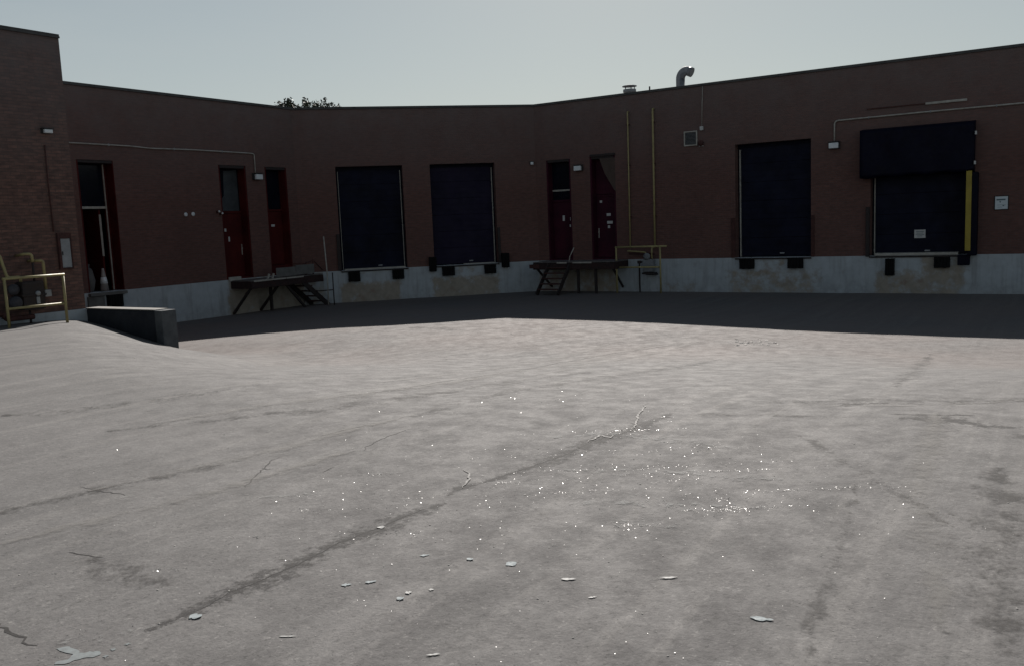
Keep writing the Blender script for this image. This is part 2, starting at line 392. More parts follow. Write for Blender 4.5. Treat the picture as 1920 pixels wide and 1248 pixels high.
# ---------------------------------------------------------------- pavement sheet
def axis(segs):
    out = [segs[0][0]]
    for a, b, st in segs:
        n = max(1, round((b - a) / st))
        out += [a + (b - a) * i / n for i in range(1, n + 1)]
    return out
def grow(start, end, st):
    out = []; x = start
    while abs(x - start) < abs(end - start):
        st *= 1.35; x += st * (1 if end > start else -1); out.append(x)
    return out
gx = axis([(-15, -10, .25), (-10, -6, .08), (-6, 6, .12), (6, 20, .25)])
gx = grow(-15, -700, .3)[::-1] + gx + grow(20, 700, .3)
gy = axis([(-3, 2, .3), (2, 12, .12), (12, 17.2, .15), (17.2, 20.6, .08), (20.6, 36, .25)])
gy = grow(-3, -700, .3)[::-1] + gy + grow(36, 900, .3)
bm = B(); vv = []
for y in gy: vv.append([bm.verts.new((x, y, gz(x, y))) for x in gx])
for j in range(len(gy) - 1):
    for i in range(len(gx) - 1):
        f = bm.faces.new((vv[j][i], vv[j][i + 1], vv[j + 1][i + 1], vv[j + 1][i])); f.smooth = True
tag(obj('ground', bm, 'asphalt'), None, kind='structure')

# ---------------------------------------------------------------- warehouse
house = thing('brick_warehouse', 'long low dark brick warehouse with loading docks round the yard', 'warehouse', (ORG['R'][0], ORG['R'][1], 0))
def part(name, bm, mat, k, parent=None, label=None):
    """warehouse part in the frame of wall k; sub-parts share the frame of their part"""
    if parent is not None and parent is not house:
        o = obj(name, bm, mat, parent)
    else:
        o = obj(name, bm, mat, house, (ORG[k][0] - house.location.x, ORG[k][1] - house.location.y, 0), -R(AZ[k]))
    if label: o['label'] = label
    return o
def holed(u0, u1, z0, z1, holes, th):
    us = sorted({u0, u1, *[h[0] for h in holes], *[h[1] for h in holes]}); zs = sorted({z0, z1, *[h[2] for h in holes], *[h[3] for h in holes]})
    bm = B(); vc = {}
    def V(i, j, y):
        key = (i, j, y)
        if key not in vc: vc[key] = bm.verts.new((us[i], y, zs[j]))
        return vc[key]
    def full(i, j):
        if i < 0 or j < 0 or i >= len(us) - 1 or j >= len(zs) - 1: return False
        cu, cz = (us[i] + us[i + 1]) / 2, (zs[j] + zs[j + 1]) / 2
        return not any(h[0] < cu < h[1] and h[2] < cz < h[3] for h in holes)
    for i in range(len(us) - 1):
        for j in range(len(zs) - 1):
            if not full(i, j): continue
            bm.faces.new((V(i, j, 0), V(i + 1, j, 0), V(i + 1, j + 1, 0), V(i, j + 1, 0)))
            bm.faces.new((V(i, j, th), V(i, j + 1, th), V(i + 1, j + 1, th), V(i + 1, j, th)))
            for di, dj, a, b in ((-1, 0, (i, j), (i, j + 1)), (1, 0, (i + 1, j), (i + 1, j + 1)), (0, -1, (i, j), (i + 1, j)), (0, 1, (i, j + 1), (i + 1, j + 1))):
                if not full(i + di, j + dj):
                    bm.faces.new((V(*a, 0), V(*b, 0), V(*b, th), V(*a, th)))
    return bm
TOP, TH = 5.72, .45
EXT = {'R': (0, 24), 'M': (0, 8.78), 'L': (-12, 0), 'B': (-9, 0)}
DOCKS = {'R': [(7.64, 10.08), (11.86, 14.55)], 'M': [(1.39, 3.78), (4.78, 7.2)], 'L': [], 'B': []}
DOORS = {'R': [(.45, 1.47), (2.27, 3.28)], 'M': [], 'L': [(-8.2, -7.08), (-3.36, -2.24), (-1.42, -.43)], 'B': []}
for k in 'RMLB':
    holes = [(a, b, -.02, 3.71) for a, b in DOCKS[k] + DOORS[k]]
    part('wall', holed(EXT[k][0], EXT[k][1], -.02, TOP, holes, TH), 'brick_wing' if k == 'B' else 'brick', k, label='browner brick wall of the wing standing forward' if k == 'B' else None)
    bm = B(); bx(bm, EXT[k][0], EXT[k][1], -.05, TH + .05, TOP, TOP + .035); bx(bm, EXT[k][0], EXT[k][1], -.03, TH + .03, TOP + .035, 5.80)
    part('coping', bm, 'coping', k)
# the wing's return wall, seen only from the side
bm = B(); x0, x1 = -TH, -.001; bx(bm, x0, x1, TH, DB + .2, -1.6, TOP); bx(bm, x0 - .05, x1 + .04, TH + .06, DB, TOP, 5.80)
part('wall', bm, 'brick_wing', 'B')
# painted foundation, with the bare and rusty patches below the docks
STAIN = {'M': [(1.35, 3.45, -1.3, -.47, 1), (4.65, 7.2, -1.3, -.42, .9), (5.6, 6.2, -.6, 0, .35), (-.1, .75, -1.3, 0, .55)],
         'R': [(7.3, 10.4, -1.3, -.36, .55), (8.4, 9.3, -.5, 0, .4), (12.0, 14.4, -1.3, -.42, .75), (13.3, 14.5, -.6, 0, .8), (-.1, 3.3, -1.3, 0, .75), (5.0, 6.3, -1.3, -.8, .4)],
         'L': [(-3.4, .2, -1.3, -.0, 1)], 'B': []}
for k in 'RMLB':
    bm = B(); lay = bm.verts.layers.float.new('stain')
    u0, u1 = EXT[k]; nu = int((u1 - u0) / .12) + 1; nz = 13
    g = []
    for j in range(nz + 1):
        z = -1.6 + 1.6 * j / nz; row = []
        for i in range(nu + 1):
            u = u0 + (u1 - u0) * i / nu; v = bm.verts.new((u, -.03, z)); s = 0
            for a, b, c, d, q in STAIN[k]:
                e = min(u - a, b - u, z - c + .3, d - z)
                s = max(s, q * sm(e / .3 + .5))
            v[lay] = s; row.append(v)
        g.append(row)
    for j in range(nz):
        for i in range(nu): bm.faces.new((g[j][i], g[j][i + 1], g[j + 1][i + 1], g[j + 1][i]))
    back = [bm.verts.new((u0 + (u1 - u0) * i / nu, TH, 0)) for i in range(nu + 1)]
    for i in range(nu): bm.faces.new((g[nz][i], g[nz][i + 1], back[i + 1], back[i]))
    part('foundation', bm, 'found', k)
# roof, floor and rear walls
def lines_x(k1, d1, k2, d2):
    a, b = N[k1]; c, d = N[k2]; p, q = DIST[k1] + d1, DIST[k2] + d2; det = a * d - b * c
    return ((p * d - b * q) / det, (a * q - p * c) / det)
DEEP = 12.0
front = [wp('B', -9), wp('B', 0), wp('B', 0, -DB), ORG['M'], ORG['R'], wp('R', 24)]
rear = [wp('R', 24, -DEEP), lines_x('R', DEEP, 'M', DEEP), lines_x('M', DEEP, 'L', DEEP), wp('B', -9, -DB - DEEP)]
def inset(p): return (p[0] - house.location.x, p[1] - house.location.y)
def slab(z0, z1):
    bm = B(); pts = [inset(p) for p in front + rear]
    # pushed back behind the wall faces
    lo = [bm.verts.new((x, y, z0)) for x, y in pts]; hi = [bm.verts.new((x, y, z1)) for x, y in pts]
    for i in range(len(pts)): bm.faces.new((lo[i], lo[(i + 1) % len(pts)], hi[(i + 1) % len(pts)], hi[i]))
    bmesh.ops.triangulate(bm, faces=[bm.faces.new(lo[::-1]), bm.faces.new(hi)])
    return bm
front_i = [(-9, .05), (-.02, .05)]
front = [wp('B', -9, -.1), wp('B', -.1, -.1), wp('B', -.1, -DB - .1), lines_x('L', .1, 'M', .1), lines_x('M', .1, 'R', .1), wp('R', 24, -.1)]
obj('roof', slab(5.4, 5.5), 'roof', house); obj('floor', slab(-.2, -.025), 'pier', house)
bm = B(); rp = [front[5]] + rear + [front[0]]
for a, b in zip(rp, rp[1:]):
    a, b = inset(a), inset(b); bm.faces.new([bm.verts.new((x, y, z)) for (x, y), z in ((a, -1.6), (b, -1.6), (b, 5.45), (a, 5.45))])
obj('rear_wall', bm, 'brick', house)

# dock doors: ribbed sectional leaf, guide rails, threshold, handle, rubber bumpers below
def dock(k, a, b, mat, zb=.03, rails=(1, 1), thr=None, label=None, railmat='metal_light'):
    bm = B(); top = 3.69; ns = 6
    for i in range(ns):
        z0 = zb + (top - zb) * i / ns; z1 = zb + (top - zb) * (i + 1) / ns - .006
        bx(bm, a + .05, b - .05, .34, .40, z0, z1, .006)
        for f in (.33, .66): bx(bm, a + .07, b - .07, .328, .339, z0 + (z1 - z0) * f - .02, z0 + (z1 - z0) * f + .02)
    d = part('dock_door', bm, mat, k, label=label)
    bm = B(); bx(bm, a + .004, b - .004, .30, .42, 3.60, 3.708)
    for x0, x1 in ((a + .003, a + .05), (b - .05, b - .003)): bx(bm, x0, x1, .31, .42, -.015, 3.6)
    part('door_frame', bm, 'pad', k, d)
    for s, x in ((rails[0], a + .075), (rails[1], b - .075)):
        if s:
            bm = B(); bx(bm, x - .018 * s, x + .018 * s, .27, .327, .02, 3.55)
            part('guide_rail', bm, railmat, k, d)
    if thr:
        bm = B(); bx(bm, thr[0], thr[1], thr[2], .33, .004, thr[3], .004)
        part('threshold', bm, 'metal_light', k, d)
    bm = B(); bx(bm, (a + b) / 2 + .15, (a + b) / 2 + .3, .29, .327, .10, .14, .006)
    part('handle', bm, 'galv', k, d)
    bm = B(); bx(bm, a - .02, b + .02, -.075, .30, -.06, -.012, .004)
    part('dock_sill', bm, 'dark_steel', k, d)
    return d
def bumper(k, a, b, z0, z1, off=.2, mat='rubber'):
    bm = B(); n = 5
    for i in range(n):
        x0 = a + (b - a) * i / n; bx(bm, x0 + .004, x0 + (b - a) / n - .004, -off + rnd.uniform(0, .012), -.03, z0 + rnd.uniform(0, .01), z1 - rnd.uniform(0, .01), .008)
    for z in (z0 + (z1 - z0) * .25, z0 + (z1 - z0) * .75): bx(bm, a - .015, b + .015, -off * .6, -off * .6 + .012, z - .008, z + .008)
    part('dock_bumper', bm, mat, k)
d1 = dock('M', 1.39, 3.78, 'dock', thr=(1.5, 3.7, -.03, .05), rails=(.5, .7))
d2 = dock('M', 4.78, 7.2, 'dock2', thr=(5.9, 7.1, .1, .03), rails=(0, .8), label='faded plum dock door beside the navy one')
d3 = dock('R', 7.64, 10.08, 'dock', rails=(1, 0), thr=None)
d4 = dock('R', 11.86, 14.55, 'dock', rails=(.8, 0), thr=(12.0, 14.3, -.06, .075), label='dock door under the black vinyl hood')
bm = B(); bx(bm, 13.06, 13.37, .318, .327, .50, .75); part('notice', bm, 'white', 'R', d4)
bm = B()
for z, l in ((.69, .22), (.645, .18), (.60, .24), (.56, .14)): bx(bm, 13.215 - l / 2, 13.215 + l / 2, .3145, .3165, z - .008, z + .008)
part('notice_print', bm, 'ink', 'R', d4)
for a, b, z0, z1 in ((1.60, 2.03, -.41, -.035), (3.19, 3.62, -.40, -.05), (5.04, 5.5, -.38, -.03), (6.63, 7.07, -.38, -.05)): bumper('M', a, b, z0, z1)
for a, b, z0, z1 in ((7.80, 8.28, -.37, -.02), (9.38, 9.86, -.36, -.01), (12.32, 12.58, -.60, -.08), (13.67, 14.1, -.38, -.05)): bumper('R', a, b, z0, z1)
bumper('M', 4.56, 4.82, -.19, .34, .28); bumper('M', 7.30, 7.57, -.18, .36, .28)
bumper('L', -7.72, -7.28, -.46, -.10, .2)
# worn vertical edge guards at the jambs of docks
for k, a, b in (('M', 1.27, 1.385), ('M', 7.205, 7.30), ('R', 7.50, 7.63), ('R', 10.09, 10.19)):
    bm = B(); bx(bm, a, b, -.06, -.004, .0, 1.32, .01); part('jamb_guard', bm, 'dark_steel' if k == 'M' else 'rust', k)
# vinyl hood and side pad on the right-hand dock
bm = B(); nx, nz = 26, 12; L0, L1, Z0, Z1 = 11.62, 14.69, 2.36, 3.77
def hoodoff(u, z):
    t = (u - L0) / (L1 - L0)
    return -.42 - .03 * mnoise.noise(Vector((u * 1.6, z * 1.6, 0))) - .02 * math.sin(u * 5 + z * 2) + (.05 * sm((u - 13.4) / .2) if u > 13.4 else 0)
fr = [[bm.verts.new((L0 + (L1 - L0) * i / nx, hoodoff(L0 + (L1 - L0) * i / nx, Z0 + (Z1 - Z0) * j / nz), Z0 + (Z1 - Z0) * j / nz + (.05 * (i / nx) * (j == 0)) - .03 * (j == 0) * math.sin(i * .9))) for i in range(nx + 1)] for j in range(nz + 1)]
bk = [[bm.verts.new((L0 + (L1 - L0) * i / nx, -.004, Z0 + (Z1 - Z0) * j / nz + .06 * (j == nz))) for i in range(nx + 1)] for j in (0, nz)]
for j in range(nz):
    for i in range(nx):
        f = bm.faces.new((fr[j][i], fr[j][i + 1], fr[j + 1][i + 1], fr[j + 1][i])); f.smooth = True
for i in range(nx):
    bm.faces.new((fr[0][i], bk[0][i], bk[0][i + 1], fr[0][i + 1])); bm.faces.new((fr[nz][i], fr[nz][i + 1], bk[1][i + 1], bk[1][i]))
bm.faces.new([fr[j][0] for j in range(nz + 1)] + [bk[1][0], bk[0][0]]); bm.faces.new([fr[j][nx] for j in range(nz + 1)][::-1] + [bk[0][nx], bk[1][nx]])
hood = part('dock_hood', bm, 'pad', 'R')
bm = B(); bx(bm, 14.56, 14.80, -.34, -.004, -.02, 2.36, .03); bx(bm, 14.30, 14.62, -.22, -.004, -.30, .0, .02)
pad = part('dock_side_pad', bm, 'pad', 'R')
bm = B(); bx(bm, 14.50, 14.645, -.365, -.33, .12, 2.40, .008); part('warning_strip', bm, 'yellow_b', 'R', pad)
bm = B(); bx(bm, 11.74, 11.85, -.10, -.004, -.02, 1.5, .01); part('jamb_guard', bm, 'dark_steel', 'R')
for u, z in ((14.70, 3.45), (14.69, 2.62)):
    bm = B(); bx(bm, u, u + .05, -.40, -.33, z - .05, z + .05, .01); part('hood_cleat', bm, 'white', 'R', hood)

# personnel doors in deep painted recesses
def entry(k, a, b, mat, sill=.05, tz=2.2, board=False, bar=False, handle_left=True, papers=(), label=None, transom=True):
    bm = B(); bx(bm, a + .06, b - .06, .33, .375, sill + .01, tz - .04, .006)
    for z0, z1 in ((sill + .18, sill + .85), (sill + 1.05, tz - .2)):       # shallow pressed fields
        bx(bm, a + .16, b - .16, .3265, .3295, z0, z1)
    d = part('entry_door', bm, mat, k, label=label)
    bm = B()
    for x0, x1 in ((a + .003, a + .058), (b - .058, b - .003)): bx(bm, x0, x1, .012, .41, -.012, 3.70)
    bx(bm, a + .06, b - .06, .30, .41, tz - .03, tz + .04)
    bx(bm, a + .06, b - .06, .04, .41, -.012, sill)
    part('door_frame', bm, mat, k, d)
    bm = B(); bx(bm, a + .06, b - .06, .012, .41, 3.62, 3.702); part('frame_head', bm, 'dark_steel', k, d)
    if transom:
        bm = B(); bx(bm, a + .062, b - .062, .35, .362, tz + .042, 3.618)
        tw = part('transom_window', bm, 'glass', k, d)
    if board:
        bm = B(); x = a + (b - a) * .42
        v = [bm.verts.new(c) for c in ((x, .344, 3.55), (b - .1, .344, 3.6), (b - .1, .344, tz + .05), (a + .1, .344, tz + .05), (a + .1, .344, tz + .16), (x - .05, .344, tz + .55))]
        r = bmesh.ops.extrude_face_region(bm, geom=[bm.faces.new(v)]); bmesh.ops.translate(bm, verts=[q for q in r['geom'] if isinstance(q, bmesh.types.BMVert)], vec=(0, .004, 0))
        part('window_board', bm, 'glass_board', k, d)
    if bar:
        bm = B(); bx(bm, a + .07, b - .07, .305, .346, tz + .36, tz + .42); part('transom_bar', bm, 'metal_light', k, d)
    hx = a + .14 if handle_left else b - .14
    bm = B(); lathe(bm, (hx, .30, 1.0), [(.03, 0), (.032, .012), (.012, .02), (.012, .028)], 10, 'y'); bx(bm, hx - .018, hx + .018, .31, .327, .78, 1.14, .006)
    part('handle', bm, 'metal_light', k, d)
    for (pu, pz, pw, ph) in papers:
        bm = B(); bx(bm, pu - pw / 2, pu + pw / 2, .319, .3235, pz - ph / 2, pz + ph / 2); part('notice', bm, 'white', k, d)
    return d
entry('L', -3.36, -2.24, 'door_red', board=True, handle_left=False, papers=((-3.05, 1.62, .16, .10), (-2.88, 1.32, .06, .16)), label='dark red door with a grey board behind its transom glass')
entry('L', -1.42, -.43, 'door_red', sill=.34, tz=2.24, papers=((-.93, 1.72, .16, .08),), label='brighter red door beside the corner, its sill raised')
entry('R', .45, 1.47, 'door_plum', tz=2.2, bar=True, handle_left=False, papers=((.95, 1.56, .09, .2), (1.27, 1.52, .09, .12), (1.28, 1.27, .17, .09)), label='maroon door with a white bar across its dark transom')
d = entry('R', 2.27, 3.28, 'door_plum', tz=2.3, transom=False, papers=((2.82, 1.62, .16, .1), (2.86, 1.34, .22, .1), (2.82, 1.18, .09, .1), (2.52, 2.10, .09, .08)), label='maroon door half boarded over with a slanting brown panel')
bm = B(); bx(bm, 2.34, 3.21, .33, .37, 2.36, 3.61); part('transom_panel', bm, 'door_plum', 'R', d)
bm = B()
v = [bm.verts.new(c) for c in ((2.66, .004, 3.62), (3.279, .004, 3.62), (3.279, .004, 2.42), (3.20, .004, 2.52), (2.86, .004, 3.08))]
r = bmesh.ops.extrude_face_region(bm, geom=[bm.faces.new(v)]); bmesh.ops.translate(bm, verts=[q for q in r['geom'] if isinstance(q, bmesh.types.BMVert)], vec=(0, .03, 0))
part('slanting_panel', bm, 'board', 'R', d)
bm = B(); bx(bm, 2.30, 3.30, -.05, -.004, 3.70, 3.78, .006); part('door_lintel', bm, 'dark_steel', 'R', d)
# open doorway beside the wing
bm = B(); a, b = -8.2, -7.08
for x0, x1 in ((a + .003, a + .05), (b - .022, b - .003)): bx(bm, x0, x1, .008, .44, -.012, 3.70)
bx(bm, b - .13, b - .024, .36, .44, -.01, 3.628)
dw = part('open_doorway', bm, 'door_red', 'L', label='open doorway beside the projecting wing')
bm = B(); bx(bm, a + .052, b - .024, .008, .44, 3.63, 3.70); part('frame_head', bm, 'dark_steel', 'L', dw)
bm = B(); bx(bm, a + .052, b - .132, .38, .392, 2.43, 3.628); part('transom_window', bm, 'glass', 'L', dw)
bm = B(); bx(bm, a + .052, b - .132, .34, .40, 2.36, 2.428); part('transom_bar', bm, 'metal_light', 'L', dw)
bm = B(); bx(bm, b - .135, b - .105, .325, .358, .02, 3.62); part('guide_rail', bm, 'metal_light', 'L', dw)
bm = B(); bx(bm, b - .30, b - .25, .46, 1.30, .01, 2.34, .004); lf = part('door_leaf', bm, 'door_red', 'L', dw)
bm = B(); bx(bm, b - .305, b - .245, .447, .459, 1.0, 2.2); part('edge_plate', bm, 'metal_light', 'L', lf)
bm = B(); bx(bm, -8.25, -7.10, -.16, .40, -.10, -.012, .01); part('door_sill', bm, 'pier', 'L', dw, )
bm = B(); bx(bm, -8.3, -7.80, -.10, -.031, -1.6, -.11, .01); part('sill_pier', bm, 'pier', 'L', dw)
# store room seen through the doorway
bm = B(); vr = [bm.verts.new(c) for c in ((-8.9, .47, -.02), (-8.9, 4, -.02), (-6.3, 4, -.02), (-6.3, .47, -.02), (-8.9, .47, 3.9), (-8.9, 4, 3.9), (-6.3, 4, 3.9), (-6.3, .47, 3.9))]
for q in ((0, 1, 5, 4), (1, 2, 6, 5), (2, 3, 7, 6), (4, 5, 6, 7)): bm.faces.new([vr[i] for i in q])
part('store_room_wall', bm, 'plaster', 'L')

# ---------------------------------------------------------------- things in the doorway
t = on('sack', 'lumpy grey sack slumped just inside the open doorway', 'sack', 'L', -7.98, -.30, -.02)
bm = B(); bmesh.ops.create_icosphere(bm, subdivisions=3, radius=1)
for v in bm.verts:
    n = mnoise.noise(v.co * 1.7); v.co = Vector((v.co.x * .17 * (1 + .25 * n), v.co.y * .15 * (1 + .2 * n), .36 + v.co.z * .37 * (1 + .12 * n)))
    v.co.z = max(v.co.z, 0)
for f in bm.faces: f.smooth = True
obj('bag', bm, 'sack', t); bm = B(); tube(bm, [(-.03, 0, .66), (.02, 0, .72), (.05, .01, .82)], [.05, .02], 8); obj('tied_neck', bm, 'sack', t)
t = on('traffic_cone', 'pale faded traffic cone standing in the open doorway', 'cone', 'L', -7.55, -.26, -.02)
bm = B(); lathe(bm, (0, 0, 0), [(.125, .03), (.035, .66), (.028, .68)], 16); obj('cone_body', bm, 'orange', t)
bm = B(); bx(bm, -.17, .17, -.17, .17, 0, .03, .01); obj('base', bm, 'dark_steel', t)
bm = B(); lathe(bm, (0, 0, 0), [(.102, .24), (.076, .42)], 16); bmesh.ops.scale(bm, vec=(1.04, 1.04, 1), verts=bm.verts[:]); obj('reflective_band', bm, 'lens', t)

# ---------------------------------------------------------------- retaining wall at the ramp
ln, th = 2.66, .30
t = thing('retaining_wall', 'low stained concrete retaining wall running out from the wing beside the ramp', 'wall', (ORG['B'][0], ORG['B'][1], 0), -R(AZ['R']))
bm = B(); nn = 24
def rw(x, y, z): return bm.verts.new((x, y + .012 * mnoise.noise(Vector((x * 2, z * 2, y))), z))
cols = []
for i in range(nn + 1):
    x = .02 + (ln - .26) * i / nn
    cols.append([rw(x, .0, -1.6), rw(x, .0, -.06), rw(x, .025, -.012 + .006 * mnoise.noise(Vector((x * 3, 0, 0)))), rw(x, th - .02, -.012), rw(x, th, -.05), rw(x, th, -1.6)])
for a_, b_ in zip(cols, cols[1:]):
    for i in range(5): bm.faces.new((a_[i], b_[i], b_[i + 1], a_[i + 1]))
bm.faces.new(cols[0]); bm.faces.new(cols[-1][::-1])
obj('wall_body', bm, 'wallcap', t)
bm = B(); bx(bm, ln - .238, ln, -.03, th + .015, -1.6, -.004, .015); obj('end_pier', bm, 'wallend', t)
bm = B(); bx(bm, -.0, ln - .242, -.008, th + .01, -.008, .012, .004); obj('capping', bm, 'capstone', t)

# ---------------------------------------------------------------- wall lamps
def lamp(label, k, u, z, wd=.32, h=.20, dp=.2, group='wall lamps along the warehouse'):
    t = on('wall_lamp', label, 'lamp', k, u, 0, z, group)
    bm = B(); v = bx(bm, -wd / 2, wd / 2, -dp * .55, -.002, -h * .45, h * .55)
    obj('housing', bm, 'lamp_body', t)
    bm = B(); bx(bm, -wd * .44, wd * .44, -dp, -dp * .552, -h * .42, h * .42, .015); obj('lens', bm, 'lens', t)
    bm = B(); bx(bm, -wd / 2 - .012, wd / 2 + .012, -dp * 1.04, -.004, h * .552, h * .552 + .018, .004); obj('hood', bm, 'lamp_body', t)
    return t
lamp('pale wall lamp between the two red doors, fed by the long bent conduit', 'L', -1.83, 3.35)
lamp('pale wall lamp between the two maroon doors, without a conduit', 'R', 1.85, 3.33)
lamp('pale wall lamp at the end of the conduit beside the hooded dock', 'R', 10.80, 3.42)
lamp('small whitish wall lamp high on the projecting wing', 'B', -.50, 3.76, .20, .09, .14)
lamp('tiny grey fixture alone on the middle wall, just before the maroon doors', 'M', 8.62, 3.64, .13, .12, .10)

# conduits
def conduit(label, k, pts, r, base, clips):
    t = on('conduit', label, 'conduit', k, base[0], 0, base[1])
    bm = B(); tube(bm, [(u - base[0], -.045, z - base[1]) for u, z in pts], r, 8, .13); obj('pipe', bm, 'metal_light', t)
    for u, z in clips:
        bm = B(); bx(bm, u - base[0] - .015, u - base[0] + .015, -.074, -.002, z - base[1] - .035, z - base[1] + .035, .004); obj('clip', bm, 'galv', t)
conduit('thin grey conduit running from the wing and bending down to a lamp', 'L', [(-9.6, 4.15), (-8.1, 4.147), (-6.5, 4.146), (-5.85, 4.112), (-4.3, 4.14), (-2.04, 4.13), (-1.865, 4.12), (-1.865, 3.47)], .02, (-1.865, 3.47), ((-7.2, 4.146), (-5.0, 4.13), (-3.2, 4.135)))
conduit('pale conduit bending up from a lamp and over the black dock hood', 'R', [(10.80, 3.55), (10.80, 4.175), (13.3, 4.186), (24, 4.165)], .024, (10.80, 3.55), ((11.8, 4.18), (13.5, 4.186), (15.2, 4.18)))
t = on('steel_angle', 'pale straight steel strip fixed above the conduit over the hood', 'steel strip', 'R', 13.36, 0, 4.43)
bm = B(); bx(bm, 0, 1.09, -.05, -.003, -.035, .03, .004); obj('painted_length', bm, 'metal_light', t)
bm = B(); bx(bm, -1.62, -.01, -.03, -.003, -.02, .015); obj('rusty_length', bm, 'rust', t)

# louvred vent
t = on('louvre_vent', 'square pale framed louvre vent high on the right-hand wall', 'vent', 'R', 6.13, 0, 3.79)
bm = B()
for a in ((-.235, -.195, 0, .49), (.195, .235, 0, .49), (-.194, .194, 0, .04), (-.194, .194, .45, .49)): bx(bm, a[0], a[1], -.06, -.002, a[2], a[3], .004)
obj('frame', bm, 'metal_light', t)
bm = B()
for i in range(9):
    z = .06 + i * .044; beam(bm, (-.19, -.03, z), (.19, -.03, z), .05, .006)
bmesh.ops.translate(bm, verts=bm.verts[:], vec=(0, 0, 0)); obj('slats', bm, 'galv', t)
bm = B(); bx(bm, -.19, .19, -.008, -.003, .045, .445); obj('backing', bm, 'glass_board', t)
# junction box + cable, and the bell below it
t = on('junction_box', 'small white box at the foot of a thin cable hanging from the parapet', 'junction box', 'R', 6.525, 0, 4.27)
bm = B(); bx(bm, -.055, .055, -.09, -.002, 0, .13, .012); obj('box', bm, 'white', t)
bm = B(); tube(bm, [(0, -.02, .12), (.02, -.02, .9), (.045, -.02, 1.44)], .012, 6); obj('cable', bm, 'metal_light', t)
t = on('alarm_bell', 'small dark alarm bell below the white box next to the vent', 'alarm bell', 'R', 6.49, 0, 3.80)
bm = B(); lathe(bm, (0, 0, .05), [(.075, -.002), (.075, -.03), (.10, -.04), (.10, -.07), (.05, -.11), (.012, -.115)], 16, 'y'); obj('gong', bm, 'rust', t)
bm = B(); bx(bm, -.08, .08, -.03, -.002, -.055, -.03, .004); obj('bracket', bm, 'white', t)
# sign
t = on('wall_sign', 'square white notice board with faint dark print near the hooded dock', 'sign', 'R', 15.38, 0, 1.27)
bm = B(); bx(bm, -.16, .16, -.016, -.003, .005, .365, .003); obj('board', bm, 'sign', t)
bm = B()
for x0, x1, z0, z1 in ((-.125, .10, .255, .295), (-.055, -.01, .215, .235), (-.04, -.02, .19, .212), (-.11, .11, .12, .128), (.03, .07, .09, .115), (-.10, .02, .06, .068)): bx(bm, x0, x1, -.0185, -.0165, z0, z1)
obj('print', bm, 'ink', t)
bm = B()
for a in ((-.185, -.161, -.02, .39), (.161, .185, -.02, .39), (-.1605, .1605, -.02, .004), (-.1605, .1605, .366, .39)): bx(bm, a[0], a[1], -.022, -.003, a[2], a[3], .003)
obj('frame', bm, 'dark_steel', t)
# dots on the left wall
for i, (u, z, lb) in enumerate(((-4.758, 2.145, 'round white vent cap, the one farther from the red door'), (-4.485, 2.155, 'round white vent cap, the one nearer the red door'))):
    bm = B(); lathe(bm, (0, 0, 0), [(.062, -.002), (.062, -.02), (.045, -.03)], 14, 'y')
    tag(obj('round_vent', bm, 'lens', None, at('L', u, 0, z), -R(AZ['L'])), lb, 'round vent', 'white caps on the left brick wall')
for u, z, lb in ((-3.56, 2.22, 'little dark bracket with a pale tip, the upper one beside the red door'), (-3.44, 2.16, 'little dark bracket with a pale tip, the lower one beside the red door')):
    t = on('wall_bracket', lb, 'bracket', 'L', u, 0, z, 'little brackets by the red door')
    bm = B(); bx(bm, -.03, .03, -.10, -.002, -.05, .03, .006); obj('arm', bm, 'rust', t)
    bm = B(); lathe(bm, (0, -.10, 0), [(.03, -.002), (.034, -.03), (.02, -.045)], 10, 'y'); obj('tip', bm, 'lens', t)

# ---------------------------------------------------------------- yellow gas pipes, guards, meters
for u, lb in ((3.845, 'thin yellow gas pipe up the brick wall, left of the pair'), (4.787, 'thicker yellow gas pipe up the brick wall, right of the pair')):
    t = on('gas_pipe', lb, 'gas pipe', 'R', u, 0, .40, 'yellow gas risers on the right-hand wall'); rr_ = .026 if u < 4 else .036
    bm = B(); tube(bm, [(-.01, -.09, 0), (0, -.09, 2.4), (.01, -.09, 4.745), (.01, .02, 4.745)], rr_, 8, .06); obj('riser', bm, 'yellow', t)
    for z in (1.1, 2.9, 4.3):
        bm = B(); bx(bm, -.055, .055, -.10, -.002, z - .012, z + .012); obj('clip', bm, 'rust', t)
# guard rail at the right wall
def rail_frame(label, k, u0, u1, off, ztop, zlow, zl, zr, ext=0.0, r=.032):
    t = on('guard_rail', label, 'guard rail', k, u0, off, zl)
    bm = B(); tube(bm, [(0, 0, 0), (0, 0, ztop - zl)], r, 10); obj('post', bm, 'yellow', t)
    bm = B(); tube(bm, [(u1 - u0, 0, zr - zl), (u1 - u0, 0, ztop - zl)], r, 10); obj('post', bm, 'yellow', t)
    bm = B(); tube(bm, [(-.034, 0, ztop - zl), (u1 - u0 + .034 + ext, 0, ztop - zl)], r * 1.02, 10); obj('top_rail', bm, 'yellow', t)
    bm = B(); tube(bm, [(.02, 0, zlow - zl), (u1 - u0 - .02, 0, zlow - zl)], r * .95, 10); obj('lower_rail', bm, 'yellow', t)
    return t
g = wp('R', 3.62, .8)
rail_frame('dull yellow pipe guard in front of the gas meter below the two risers', 'R', 3.62, 5.265, .8, .47, -.235, gz(*g), gz(*wp('R', 5.265, .8)), ext=.2)
rail_frame('yellow pipe guard beside the wing, its right end in the sun', 'B', -2.10, -.92, .8, .80, .215, gz(*wp('B', -2.10, .8)), gz(*wp('B', -.92, .8)), r=.028)
t = on('gas_meter', 'grey gas meter behind the guard under the two yellow risers', 'gas meter', 'R', 4.66, .38, gz(*wp('R', 4.66, .38))); zb = t.location.z
bm = B(); bx(bm, -.20, .20, -.13, .13, .71, 1.16, .05); bx(bm, -.22, .22, -.15, .15, .92, .97, .02); obj('meter_body', bm, 'meter', t)
